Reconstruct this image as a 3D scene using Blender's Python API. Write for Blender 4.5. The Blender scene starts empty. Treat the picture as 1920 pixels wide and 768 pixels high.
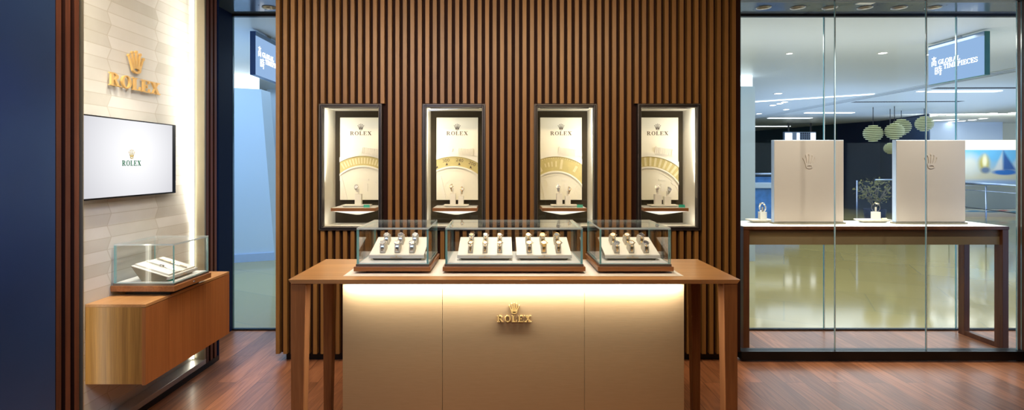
import bpy, math, random
from mathutils import Vector, Matrix
random.seed(7)
SC = bpy.context.scene
COL = SC.collection
PI = math.pi
R = math.radians

# ------------------------------------------------------------------ camera, world, lights, exposure
EYE, FPX, CX, CY = 1.45, 1000.0, 938.0, 308.0
cam = bpy.data.cameras.new('camera')
cam.sensor_width = 36.0
cam.lens = 36.0 * FPX / 1920.0
cam.shift_x = (960.0 - CX) / 1920.0
cam.shift_y = -(384.0 - CY) / 1920.0
cam.clip_start, cam.clip_end = 0.05, 200
camo = bpy.data.objects.new('camera', cam)
camo.location = (0, 0, EYE)
camo.rotation_euler = (PI / 2, 0, 0)
COL.objects.link(camo)
SC.camera = camo
SC.view_settings.view_transform = 'Standard'
SC.view_settings.look = 'None'
SC.view_settings.gamma = 1.0
SC.view_settings.use_curve_mapping = False
SC.view_settings.exposure = 0.43
SC.cycles.max_bounces = 10
SC.cycles.transparent_max_bounces = 32
SC.cycles.sample_clamp_indirect = 4.0
SC.cycles.caustics_reflective = False
SC.cycles.caustics_refractive = False
try:
    SC.cycles.use_denoising = True
except Exception:
    pass
w = bpy.data.worlds.new('world')
SC.world = w
w.use_nodes = True
w.node_tree.nodes['Background'].inputs[0].default_value = (0.42, 0.62, 1.0, 1)
w.node_tree.nodes['Background'].inputs[1].default_value = 0.75

WARM = (1.0, 0.80, 0.56)
NEUT = (1.0, 0.94, 0.84)
COOL = (0.55, 0.76, 1.0)

def area(name, loc, aim, sx, sy, power, color, spread=180):
    l = bpy.data.lights.new(name, 'AREA')
    l.shape = 'RECTANGLE'
    l.size, l.size_y, l.energy, l.color = sx, sy, power, color
    l.spread = R(spread)
    o = bpy.data.objects.new(name, l)
    o.location = loc
    d = Vector(aim) - Vector(loc)
    o.rotation_euler = d.to_track_quat('-Z', 'Y').to_euler()
    COL.objects.link(o)
    return o

def spot(name, loc, aim, ang, power, color, blend=0.6, radius=0.03):
    l = bpy.data.lights.new(name, 'SPOT')
    l.spot_size, l.spot_blend, l.energy, l.color = R(ang), blend, power, color
    l.shadow_soft_size = radius
    o = bpy.data.objects.new(name, l)
    o.location = loc
    d = Vector(aim) - Vector(loc)
    o.rotation_euler = d.to_track_quat('-Z', 'Y').to_euler()
    COL.objects.link(o)
    return o

# sales room: ceiling lights
WARMER = (1.0, 0.74, 0.46)
area('room_ceiling_light', (0.1, 0.9, 2.72), (0.1, 1.6, 0), 3.0, 1.2, 28, WARM)
area('wall_wash_light', (-0.5, 2.2, 2.74), (-0.5, 3.9, 1.2), 3.6, 0.20, 46, WARMER, 130)
for sx in (-0.54, -0.05, 0.2, 0.68):
    spot('counter_spot', (sx, 3.25, 2.72), (sx, 2.83, 0.95), 27, 48, (1.0, 0.95, 0.87), 0.8, 0.04)
spot('cabinet_spot', (-1.75, 2.9, 2.7), (-1.98, 3.15, 0.75), 50, 75, NEUT, 0.8, 0.04)
spot('sign_spot', (-1.3, 2.6, 2.7), (-2.18, 3.15, 1.95), 50, 3, NEUT, 0.9, 0.03)
spot('tile_spot', (-1.1, 2.9, 2.7), (-2.18, 3.2, 1.0), 70, 28, (1.0, 0.98, 0.95), 0.9, 0.04)
spot('floor_spot', (1.9, 3.0, 2.72), (2.2, 3.3, 0), 80, 50, WARM, 0.9, 0.05)
spot('floor_spot', (-1.3, 3.0, 2.72), (-1.1, 3.5, 0), 60, 30, WARM, 0.9, 0.05)
for sx in (2.5, 3.5):
    spot('panel_spot', (sx, 3.3, 2.70), (sx, 4.38, 1.25), 50, 85, NEUT, 0.9, 0.04)
# added cool fill in place of mall light through the doorway
area('added_cool_fill', (-1.1, 0.9, 2.72), (-2.09, 2.2, 1.3), 1.0, 1.4, 34, (0.38, 0.58, 1.0))
spot('blue_panel_fill', (-1.55, 1.75, 2.72), (-2.09, 2.3, 2.35), 75, 9, (0.85, 0.98, 1.0), 1.0, 0.05)  # added spots that grade the panel from grey down to blue
spot('blue_panel_fill', (-0.9, 1.0, 2.72), (-2.09, 2.2, 1.45), 30, 60, (0.18, 0.38, 1.0), 1.0, 0.05)
# mall concourse: downward light and unseen uplights added to brighten the ceiling
area('concourse_light', (-3.2, 6.2, 2.74), (-3.2, 6.6, 0), 2.0, 1.6, 58, (0.40, 0.66, 1.0))
area('concourse_light', (0.0, 8.0, 2.76), (0.0, 8.0, 0), 9.0, 3.0, 75, COOL)
area('concourse_light', (3.4, 5.9, 2.76), (3.4, 5.9, 0), 3.0, 1.0, 42, (1.0, 0.97, 0.88))
area('concourse_light', (6.0, 8.0, 2.76), (6.0, 8.0, 0), 3.0, 5.0, 80, (0.95, 0.96, 0.95))
area('added_uplight', (-3.3, 5.9, 1.95), (-3.3, 5.9, 3), 2.0, 1.8, 9, (0.45, 0.68, 1.0))
area('added_uplight', (3.2, 5.6, 1.95), (3.2, 5.6, 3), 7.0, 1.2, 22, (1.0, 0.98, 0.94))
area('added_uplight', (1.5, 9.0, 1.95), (1.5, 9.0, 3), 8.0, 2.5, 12, (0.5, 0.7, 1.0))
area('added_uplight', (8.5, 12.0, 1.95), (8.5, 12.0, 3), 7.0, 6.0, 105, (0.48, 0.66, 1.0))
area('concourse_light', (9.5, 13.0, 2.76), (9.5, 13.0, 0), 5.0, 5.0, 70, (0.75, 0.88, 1.0))
area('facade_light', (12.8, 14.0, 2.5), (13.0, 17.0, 1.6), 3.5, 0.3, 60, (1.0, 0.97, 0.85))

# ------------------------------------------------------------------ materials
class NT:
    def __init__(s, name):
        s.m = bpy.data.materials.new(name)
        s.m.use_nodes = True
        s.t = s.m.node_tree
        s.t.nodes.clear()
        s.out = s.t.nodes.new('ShaderNodeOutputMaterial')
    def n(s, kind, **kw):
        nd = s.t.nodes.new('ShaderNode' + kind)
        for k, v in kw.items():
            if k == 'ins':
                for i, x in v.items():
                    if hasattr(x, 'is_output'):
                        s.t.links.new(x, nd.inputs[i])
                    else:
                        nd.inputs[i].default_value = x
            else:
                setattr(nd, k, v)
        return nd
    def math(s, op, a, b=None, c=None):
        ins = {0: a}
        if b is not None: ins[1] = b
        if c is not None: ins[2] = c
        return s.n('Math', operation=op, ins=ins).outputs[0]
    def mix(s, f, a, b, blend='MIX'):
        nd = s.n('MixRGB', blend_type=blend, ins={0: f, 1: a, 2: b})
        return nd.outputs[0]
    def bsdf(s, color, rough=0.5, metal=0.0, **kw):
        ins = {'Base Color': color, 'Roughness': rough, 'Metallic': metal}
        ins.update(kw)
        b = s.n('BsdfPrincipled', ins=ins)
        s.t.links.new(b.outputs[0], s.out.inputs[0])
        return b
    def bump(s, h, strength=0.3, dist=0.002):
        return s.n('Bump', ins={'Strength': strength, 'Distance': dist, 'Height': h}).outputs[0]

def c4(r, g, b): return (r, g, b, 1)

def plain(name, col, rough=0.5, metal=0.0, noise=0.06, scale=30, **kw):
    t = NT(name)
    tc = t.n('TexCoord').outputs['Object']
    nz = t.n('TexNoise', ins={'Vector': tc, 'Scale': scale, 'Detail': 3.0}).outputs['Fac']
    lo = c4(*[c * (1 - noise) for c in col]); hi = c4(*[min(1, c * (1 + noise)) for c in col])
    t.bsdf(t.mix(nz, lo, hi), rough, metal, **kw)
    return t.m

def wood(name, dark, light, axis='Z', rough=0.4, island=True, fine=60, coat=0.0, spread=0.5, grain=12):
    t = NT(name)
    tc = t.n('TexCoord').outputs['Object']
    g = grain; sc = {'X': (0.6, g, g), 'Y': (g, 0.6, g), 'Z': (g, g, 0.6)}[axis]
    mp = t.n('Mapping', ins={'Vector': tc, 'Scale': sc})
    vec = mp.outputs[0]
    rnd = t.n('NewGeometry').outputs['Random Per Island']
    off = t.n('VectorMath', operation='ADD', ins={0: vec, 1: t.n('CombineXYZ', ins={0: t.math('MULTIPLY', rnd, 37.0), 1: t.math('MULTIPLY', rnd, 11.0), 2: 0.0}).outputs[0]}).outputs[0]
    n1 = t.n('TexNoise', ins={'Vector': off, 'Scale': 1.2, 'Detail': 6.0, 'Roughness': 0.65, 'Distortion': 0.6}).outputs['Fac']
    n2 = t.n('TexNoise', ins={'Vector': off, 'Scale': fine / 8.0, 'Detail': 3.0, 'Roughness': 0.6}).outputs['Fac']
    f = t.math('ADD', t.math('MULTIPLY', n1, 0.65), t.math('MULTIPLY', n2, 0.35))
    rmp = t.n('MapRange', ins={'Value': f, 'From Min': 0.34, 'From Max': 0.66}).outputs[0]
    col = t.mix(rmp, c4(*dark), c4(*light))
    if island:
        k = t.n('MapRange', ins={'Value': rnd, 'To Min': 1 - spread * 0.55, 'To Max': 1 + spread * 0.3}).outputs[0]
        col = t.n('VectorMath', operation='SCALE', ins={0: col, 3: k}).outputs[0]
    t.bsdf(col, rough, 0.0, **{'Normal': t.bump(n2, 0.15, 0.001), 'Coat Weight': coat, 'Coat Roughness': 0.2})
    return t.m

def emit(name, col, strength):
    t = NT(name)
    e = t.n('Emission', ins={0: c4(*col), 1: strength})
    t.t.links.new(e.outputs[0], t.out.inputs[0])
    return t.m

def glass_face(name, tint=(0.985, 0.995, 0.993), refl=1.0):
    t = NT(name)
    g = t.n('NewGeometry')
    dt = t.n('VectorMath', operation='DOT_PRODUCT', ins={0: g.outputs['Normal'], 1: g.outputs['Incoming']}).outputs['Value']
    fr = t.math('ADD', 0.035, t.math('MULTIPLY', 0.965, t.math('POWER', t.math('SUBTRACT', 1.0, t.math('ABSOLUTE', dt)), 5.0)))
    f = t.math('MULTIPLY', fr, refl)
    tr = t.n('BsdfTransparent', ins={0: c4(*tint)}).outputs[0]
    gl = t.n('BsdfGlossy', ins={0: c4(1, 1, 1), 'Roughness': 0.01}).outputs[0]
    mx = t.n('MixShader', ins={0: f, 1: tr, 2: gl})
    t.t.links.new(mx.outputs[0], t.out.inputs[0])
    return t.m

def glass_edge(name, col, clear=0.35):
    t = NT(name)
    tc = t.n('TexCoord').outputs['Object']
    nz = t.n('TexNoise', ins={'Vector': tc, 'Scale': 9.0, 'Detail': 2.0}).outputs['Fac']
    cc = t.mix(nz, c4(*[c * 0.6 for c in col]), c4(*[min(1, c * 1.5) for c in col]))
    df = t.n('BsdfDiffuse', ins={0: cc}).outputs[0]
    tl = t.n('BsdfTranslucent', ins={0: cc}).outputs[0]
    a = t.n('MixShader', ins={0: 0.5, 1: df, 2: tl}).outputs[0]
    tr = t.n('BsdfTransparent', ins={0: c4(*col)}).outputs[0]
    b = t.n('MixShader', ins={0: clear, 1: a, 2: tr}).outputs[0]
    gl = t.n('BsdfGlossy', ins={0: c4(1, 1, 1), 'Roughness': 0.12}).outputs[0]
    d = t.n('MixShader', ins={0: 0.22, 1: b, 2: gl})
    t.t.links.new(d.outputs[0], t.out.inputs[0])
    return t.m

M = {}
M['slat'] = wood('walnut_slat', (0.165, 0.078, 0.020), (0.265, 0.130, 0.032), 'Z', 0.42, spread=0.22)
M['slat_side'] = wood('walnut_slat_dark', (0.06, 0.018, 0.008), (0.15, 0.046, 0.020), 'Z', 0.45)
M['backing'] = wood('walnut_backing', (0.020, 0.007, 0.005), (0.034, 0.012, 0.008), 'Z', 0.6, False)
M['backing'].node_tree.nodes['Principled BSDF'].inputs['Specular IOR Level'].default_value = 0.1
M['top'] = wood('oiled_teak_top', (0.42, 0.20, 0.065), (0.60, 0.33, 0.12), 'X', 0.3, False, coat=0.2)
M['top_y'] = wood('cabinet_top_veneer', (0.40, 0.19, 0.065), (0.58, 0.31, 0.12), 'Y', 0.32, False)
M['wood_x'] = wood('walnut_long', (0.18, 0.065, 0.02), (0.36, 0.15, 0.05), 'X', 0.35, False)
M['wood_y'] = wood('walnut_long_side', (0.18, 0.065, 0.02), (0.36, 0.15, 0.05), 'Y', 0.35, False)
M['leg'] = wood('walnut_leg', (0.17, 0.06, 0.018), (0.34, 0.14, 0.045), 'Z', 0.38, False)
M['leg_dark'] = wood('dark_walnut_leg', (0.085, 0.03, 0.015), (0.19, 0.075, 0.035), 'Z', 0.38, False)
M['cab_end'] = wood('cabinet_end_veneer', (0.26, 0.125, 0.028), (0.50, 0.26, 0.06), 'Z', 0.35, False, grain=26)
M['cab_front'] = wood('cabinet_front_veneer', (0.30, 0.10, 0.028), (0.44, 0.17, 0.05), 'Z', 0.35, True, spread=0.25, grain=24)
M['black'] = plain('black_metal', (0.012, 0.012, 0.014), 0.35, 0.5)
M['frame'] = plain('bronze_frame', (0.09, 0.08, 0.075), 0.38, 0.7)
M['bluepanel'] = plain('lacquered_blue_panel', (0.045, 0.10, 0.24), 0.28, 0.55, 0.12, 3)
M['navy'] = plain('navy_panel', (0.002, 0.010, 0.048), 0.5, 0.0, **{'Specular IOR Level': 0.1})
M['silver'] = plain('brushed_champagne_metal', (0.42, 0.38, 0.28), 0.38, 0.75, 0.05, 6)
M['rim'] = plain('satin_bronze_rim', (0.22, 0.19, 0.17), 0.35, 0.7)
M['alu'] = plain('satin_aluminium', (0.55, 0.55, 0.55), 0.35, 0.85)
M['cream'] = plain('cream_leather', (0.80, 0.76, 0.66), 0.55, 0.0, 0.03, 120)
M['pad'] = plain('ivory_leather_pad', (0.82, 0.79, 0.70), 0.5, 0.0, 0.03, 200)
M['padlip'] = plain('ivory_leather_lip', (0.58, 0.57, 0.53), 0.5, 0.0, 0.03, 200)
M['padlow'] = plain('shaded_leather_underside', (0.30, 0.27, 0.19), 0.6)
M['cuff'] = plain('cuff_leather', (0.74, 0.69, 0.57), 0.5)
M['white'] = plain('white_lacquer', (0.85, 0.84, 0.80), 0.4)
M['taupe'] = plain('taupe_fabric', (0.034, 0.023, 0.008), 0.85, 0.0, 0.12, 150)
M['poster'] = plain('ivory_print', (0.84, 0.80, 0.66), 0.55, 0.0, 0.02, 20)
M['relief'] = plain('ivory_relief', (0.84, 0.80, 0.68), 0.5, 0.0, 0.02, 20)
M['goldband'] = plain('gold_print', (0.52, 0.43, 0.17), 0.5, 0.0, 0.18, 25)
M['goldpale'] = plain('pale_gold_print', (0.68, 0.60, 0.34), 0.5, 0.0, 0.1, 25)
M['ink'] = plain('bronze_ink', (0.085, 0.055, 0.03), 0.5)
M['gold'] = plain('polished_gold', (0.90, 0.58, 0.20), 0.28, 0.8, 0.04)
M['brass'] = plain('satin_gold_letters', (0.86, 0.56, 0.20), 0.4, 0.45, 0.04)
M['brassd'] = plain('deep_gold_letters', (0.66, 0.42, 0.13), 0.4, 0.15, 0.04)
M['steel'] = plain('polished_steel', (0.80, 0.79, 0.77), 0.18, 1.0, 0.03)
M['goldm'] = plain('yellow_gold', (0.95, 0.66, 0.26), 0.2, 1.0, 0.03)
M['dialw'] = plain('white_dial', (0.86, 0.86, 0.84), 0.3)
M['diald'] = plain('slate_dial', (0.10, 0.10, 0.11), 0.3)
M['dialg'] = plain('champagne_dial', (0.78, 0.58, 0.26), 0.3)
M['dialb'] = plain('pale_blue_dial', (0.48, 0.60, 0.72), 0.3)
M['dials'] = plain('silver_dial', (0.55, 0.55, 0.53), 0.3)
M['green'] = plain('green_card', (0.01, 0.30, 0.20), 0.45)
M['greenink'] = plain('green_print', (0.005, 0.15, 0.06), 0.5)
M['edge'] = glass_edge('teal_glass_edge', (0.34, 0.78, 0.92), 0.05)
M['edgeblue'] = glass_edge('blue_glass_edge', (0.22, 0.66, 0.82), 0.45)
M['edgepale'] = plain('glow_painted_glass_edge', (0.84, 0.92, 0.98), 0.25)  # pale colour stands for light reflected inside the glass edge
M['glass'] = glass_face('clear_glass', refl=0.5)
M['caseglass'] = glass_face('clear_case_glass', refl=1.1)
M['edgelid'] = glass_edge('bright_glass_edge', (0.70, 0.96, 1.0), 0.02)
M['bigglass'] = glass_face('clear_partition_glass', (0.975, 0.99, 0.99), 0.35)
M['panelgrey'] = plain('greige_leather_screen', (0.62, 0.54, 0.46), 0.6, 0.0, 0.04, 150)
M['panelside'] = plain('blue_lit_screen_side', (0.62, 0.76, 1.0), 0.5)  # blue mall light on the screen's side is mixed into this colour
M['apron'] = plain('bronze_fabric_apron', (0.22, 0.16, 0.08), 0.6)
M['soffit'] = plain('blue_grey_gloss_soffit', (0.16, 0.20, 0.26), 0.12, 0.3, 0.1, 2)
M['roomceil'] = plain('room_ceiling_paint', (0.35, 0.30, 0.25), 0.7)
M['backwall'] = plain('rear_wall_finish', (0.16, 0.12, 0.09), 0.5)
M['mallwhite'] = plain('mall_white_panel', (0.54, 0.66, 0.80), 0.45, 0.0, 0.03, 2)
M['mallceil'] = plain('mall_ceiling_paint', (0.66, 0.70, 0.72), 0.40, 0.0, 0.05, 0.4)
M['mallceil2'] = plain('far_ceiling_paint', (0.66, 0.68, 0.60), 0.4, 0.0, 0.04, 0.4)
M['colgrey'] = plain('grey_column_panel', (0.40, 0.46, 0.48), 0.4, 0.0, 0.03, 2)
M['slot'] = plain('dark_vent_slot', (0.05, 0.05, 0.05), 0.6)
M['signface'] = emit('sign_lightbox', (0.33, 0.50, 0.80), 0.75)
M['signhead'] = plain('sign_head_strip', (0.20, 0.30, 0.48), 0.4)
M['signside'] = plain('sign_green_glass_edge', (0.02, 0.16, 0.12), 0.15, 0.0, 0.3, 8)
M['signside2'] = plain('sign_blue_glass_edge', (0.02, 0.06, 0.18), 0.15, 0.0, 0.3, 8)
M['signtext'] = emit('sign_letters', (1, 1, 1), 1.6)
M['lampface'] = emit('lamp_face', (1.0, 0.97, 0.9), 9.0)
M['lampstrip'] = emit('lamp_strip', (0.85, 0.93, 1.0), 2.6)
M['cove'] = emit('cove_strip', (0.85, 0.95, 1.0), 2.2)
M['led'] = emit('led_strip', (1.0, 0.95, 0.78), 5.0)
M['shopdark'] = plain('dark_shopfront_glass', (0.002, 0.010, 0.030), 0.5, 0.0, 0.4, 1.0, **{'Specular IOR Level': 0.15})
M['shopgreen'] = plain('green_fascia', (0.001, 0.022, 0.022), 0.5, 0.0, 0.5, 1.0, **{'Specular IOR Level': 0.15})
M['ball'] = plain('ball_lamp_slat', (0.44, 0.42, 0.20), 0.5)
M['shopglow'] = emit('shop_window_light', (1.0, 0.98, 0.86), 0.95)
M['shopblue'] = plain('pale_blue_fascia', (0.40, 0.52, 0.75), 0.5)
M['sky'] = plain('mural_sky', (0.10, 0.42, 0.80), 0.6, 0.0, 0.25, 3)
M['sand'] = plain('mural_sand', (0.55, 0.56, 0.50), 0.6, 0.0, 0.25, 4)
M['sail'] = plain('mural_sail_navy', (0.03, 0.10, 0.32), 0.6)
M['sailw'] = plain('mural_sail_grey', (0.60, 0.66, 0.72), 0.6)
M['hull'] = plain('mural_hull_blue', (0.01, 0.14, 0.50), 0.6)
M['olive'] = plain('mural_olive', (0.42, 0.40, 0.14), 0.6, 0.0, 0.3, 6)
M['railm'] = plain('rail_steel', (0.45, 0.55, 0.75), 0.25, 0.9)
M['leaf'] = plain('yellow_leaves', (0.14, 0.12, 0.012), 0.6, 0.0, 0.4, 8)
M['screenblue'] = plain('blue_print_panel', (0.05, 0.22, 0.65), 0.5, 0.0, 0.6, 6)

def hair_line_panel():
    t = NT('counter_leather')
    tc = t.n('TexCoord').outputs['Object']
    mp = t.n('Mapping', ins={'Vector': tc, 'Scale': (14, 14, 230)}).outputs[0]
    nz = t.n('TexNoise', ins={'Vector': mp, 'Scale': 1.0, 'Detail': 4.0, 'Roughness': 0.6}).outputs['Fac']
    f = t.n('MapRange', ins={'Value': nz, 'From Min': 0.3, 'From Max': 0.7}).outputs[0]
    t.bsdf(t.mix(f, c4(0.345, 0.222, 0.097), c4(0.375, 0.245, 0.112)), 0.5, 0.1, Normal=t.bump(nz, 0.12, 0.001))
    return t.m
M['counter'] = hair_line_panel()

def floor_mat():
    t = NT('walnut_floor_boards')
    tc = t.n('TexCoord').outputs['Object']
    s = t.n('SeparateXYZ', ins={0: tc})
    v = t.n('CombineXYZ', ins={0: s.outputs[1], 1: s.outputs[0], 2: 0.0}).outputs[0]
    br = t.n('TexBrick', ins={'Vector': v, 'Color1': c4(0, 0, 0), 'Color2': c4(1, 1, 1), 'Mortar': c4(0.5, 0.5, 0.5),
             'Scale': 1.0, 'Mortar Size': 0.0012, 'Mortar Smooth': 0.0, 'Brick Width': 1.35, 'Row Height': 0.135})
    br.offset = 0.37
    row = t.math('FLOOR', t.math('DIVIDE', s.outputs[0], 0.135))
    seed = t.math('ADD', t.math('MULTIPLY', row, 5.3), t.math('MULTIPLY', br.outputs['Color'], 9.0))
    gv = t.n('CombineXYZ', ins={0: t.math('MULTIPLY', s.outputs[0], 9.0), 1: t.math('MULTIPLY', s.outputs[1], 0.9), 2: seed}).outputs[0]
    n1 = t.n('TexNoise', ins={'Vector': gv, 'Scale': 1.0, 'Detail': 2.0, 'Distortion': 0.8}).outputs['Fac']
    rings = t.math('SINE', t.math('MULTIPLY', n1, 46.0))
    gv2 = t.n('CombineXYZ', ins={0: t.math('MULTIPLY', s.outputs[0], 120.0), 1: t.math('MULTIPLY', s.outputs[1], 4.0), 2: seed}).outputs[0]
    n2 = t.n('TexNoise', ins={'Vector': gv2, 'Scale': 1.0, 'Detail': 3.0}).outputs['Fac']
    f = t.math('ADD', t.math('ADD', t.math('MULTIPLY', rings, 0.13), t.math('MULTIPLY', n2, 0.6)), 0.2)
    base = t.mix(f, c4(0.13, 0.042, 0.018), c4(0.52, 0.215, 0.095))
    tone = t.n('MapRange', ins={'Value': br.outputs['Color'], 'To Min': 0.68, 'To Max': 1.22}).outputs[0]
    col = t.n('VectorMath', operation='SCALE', ins={0: base, 3: tone}).outputs[0]
    col = t.mix(br.outputs['Fac'], col, c4(0.03, 0.01, 0.005))
    t.bsdf(col, 0.36, 0.0, **{'Normal': t.bump(n2, 0.08, 0.001), 'Coat Weight': 0.15, 'Coat Roughness': 0.16})
    return t.m
M['floor'] = floor_mat()

def tile_mat():
    t = NT('elongated_cream_tiles')
    tc = t.n('TexCoord').outputs['Object']
    s = t.n('SeparateXYZ', ins={0: tc})
    h = 0.066
    z = t.math('ADD', s.outputs[2], 0.012)
    pp = t.math('PINGPONG', z, h)
    u = t.math('ADD', s.outputs[1], t.math('MULTIPLY', pp, 0.033 / h))
    un = t.math('DIVIDE', t.math('ADD', u, -2.99 + 0.41 * 8), 0.41)
    vn = t.math('DIVIDE', z, h)
    fu = t.math('FRACT', un); fv = t.math('FRACT', vn)
    ju = t.math('LESS_THAN', t.math('MINIMUM', fu, t.math('SUBTRACT', 1.0, fu)), 0.008)
    jv = t.math('LESS_THAN', t.math('MINIMUM', fv, t.math('SUBTRACT', 1.0, fv)), 0.035)
    j = t.math('MAXIMUM', ju, jv)
    idv = t.n('CombineXYZ', ins={0: t.math('FLOOR', un), 1: t.math('FLOOR', vn), 2: 3.0}).outputs[0]
    wn = t.n('TexWhiteNoise', ins={'Vector': idv}).outputs['Value']
    nz = t.n('TexNoise', ins={'Vector': tc, 'Scale': 7.0, 'Detail': 5.0}).outputs['Fac']
    k = t.math('ADD', t.math('MULTIPLY', t.math('POWER', wn, 2.0), 0.55), t.math('MULTIPLY', nz, 0.45))
    col = t.mix(k, c4(0.74, 0.735, 0.68), c4(0.50, 0.485, 0.40))
    col = t.mix(t.math('MULTIPLY', j, 0.55), col, c4(0.46, 0.42, 0.32))
    t.bsdf(col, 0.42, 0.0, Normal=t.bump(t.math('SUBTRACT', 1.0, j), 0.25, 0.0012))
    return t.m
M['tile'] = tile_mat()

def mallfloor_mat():
    t = NT('polished_beige_floor_tiles')
    tc = t.n('TexCoord').outputs['Object']
    mp = t.n('Mapping', ins={'Vector': tc, 'Rotation': (0, 0, R(28))}).outputs[0]
    br = t.n('TexBrick', ins={'Vector': mp, 'Color1': c4(0.38, 0.305, 0.115), 'Color2': c4(0.43, 0.35, 0.135), 'Mortar': c4(0.33, 0.28, 0.12),
             'Scale': 1.0, 'Mortar Size': 0.008, 'Brick Width': 1.6, 'Row Height': 0.8})
    nz = t.n('TexNoise', ins={'Vector': tc, 'Scale': 60.0, 'Detail': 3.0}).outputs['Fac']
    col = t.mix(t.math('MULTIPLY', nz, 0.25), br.outputs['Color'], c4(0.22, 0.21, 0.13))
    t.bsdf(col, 0.09, 0.0)
    return t.m
M['mallfloor'] = mallfloor_mat()

def soft_print(name, base_lo, base_hi, blobs, tris=()):
    """printed picture with soft shapes; u, z run 0..1 over the board; blob = (cx, cz, rx, rz, softness, colour)"""
    t = NT(name)
    s = t.n('SeparateXYZ', ins={0: t.n('TexCoord').outputs['Generated']})
    u, z = s.outputs[0], s.outputs[2]
    nz = t.n('TexNoise', ins={'Vector': t.n('TexCoord').outputs['Generated'], 'Scale': 5.0, 'Detail': 2.0}).outputs['Fac']
    zz = t.math('ADD', z, t.math('MULTIPLY', t.math('SUBTRACT', nz, 0.5), 0.25))
    col = t.mix(t.n('MapRange', ins={'Value': zz, 'From Min': 0.25, 'From Max': 0.75}).outputs[0], c4(*base_lo), c4(*base_hi))
    for (cx, cz, rx, rz, so, cc) in blobs:
        dx = t.math('DIVIDE', t.math('SUBTRACT', u, cx), rx); dz = t.math('DIVIDE', t.math('SUBTRACT', z, cz), rz)
        d = t.math('SQRT', t.math('ADD', t.math('MULTIPLY', dx, dx), t.math('MULTIPLY', dz, dz)))
        col = t.mix(t.n('MapRange', ins={'Value': d, 'From Min': 1+so, 'From Max': 1-so}).outputs[0], col, c4(*cc))
    for (x0, x1, xa, z0, z1, cc) in tris:       # base from x0 to x1 at z0, apex (xa, z1)
        f = t.math('DIVIDE', t.math('SUBTRACT', z, z0), z1-z0)
        l = t.math('SUBTRACT', u, t.math('ADD', x0, t.math('MULTIPLY', f, xa-x0)))
        r = t.math('SUBTRACT', t.math('ADD', x1, t.math('MULTIPLY', f, xa-x1)), u)
        b = t.math('MULTIPLY', t.math('SUBTRACT', z, z0), 0.8)
        m = t.math('MINIMUM', t.math('MINIMUM', l, r), b)
        col = t.mix(t.n('MapRange', ins={'Value': m, 'From Min': -0.02, 'From Max': 0.03}).outputs[0], col, c4(*cc))
    t.bsdf(col, 0.6, 0.0)
    return t.m
M['mural'] = soft_print('sailing_mural', (0.50, 0.50, 0.42), (0.12, 0.42, 0.80),
    [(0.10, 0.55, .16, .30, .5, (0.55, 0.60, 0.62)), (0.92, 0.55, .10, .22, .5, (0.62, 0.68, 0.74)), (0.5, 0.06, .8, .08, .6, (0.25, 0.38, 0.65)),
     (0.33, 0.62, .085, .24, .4, (0.45, 0.40, 0.10)), (0.34, 0.68, .035, .16, .5, (0.80, 0.80, 0.62)), (0.35, 0.42, .07, .09, .4, (0.10, 0.16, 0.30)), (0.66, 0.36, .19, .08, .25, (0.01, 0.13, 0.50))],
    [(0.48, 0.64, 0.62, 0.42, 0.95, (0.55, 0.60, 0.68)), (0.62, 0.84, 0.63, 0.42, 1.0, (0.02, 0.09, 0.34))])
M['mural2'] = soft_print('low_mural', (0.50, 0.42, 0.38), (0.55, 0.56, 0.52),
    [(0.2, 0.8, .12, .12, .5, (0.08, 0.25, 0.45)), (0.45, 0.72, .14, .1, .5, (0.05, 0.15, 0.28)), (0.62, 0.9, .08, .08, .5, (0.5, 0.1, 0.08)), (0.8, 0.7, .1, .12, .5, (0.10, 0.28, 0.42))])

def screen_mat():
    t = NT('screen_white')
    tc = t.n('TexCoord').outputs['Generated']
    s = t.n('SeparateXYZ', ins={0: tc})
    dy = t.math('SUBTRACT', s.outputs[1], 0.55); dz = t.math('SUBTRACT', s.outputs[2], 0.6)
    d = t.math('SQRT', t.math('ADD', t.math('MULTIPLY', dy, dy), t.math('MULTIPLY', t.math('MULTIPLY', dz, dz), 0.4)))
    f = t.n('MapRange', ins={'Value': d, 'From Min': 0.12, 'From Max': 0.6}).outputs[0]
    col = t.mix(f, c4(0.78, 0.78, 0.80), c4(0.50, 0.50, 0.53))
    e = t.n('Emission', ins={0: col, 1: 1.0})
    t.t.links.new(e.outputs[0], t.out.inputs[0])
    return t.m
M['screen'] = screen_mat()

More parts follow.
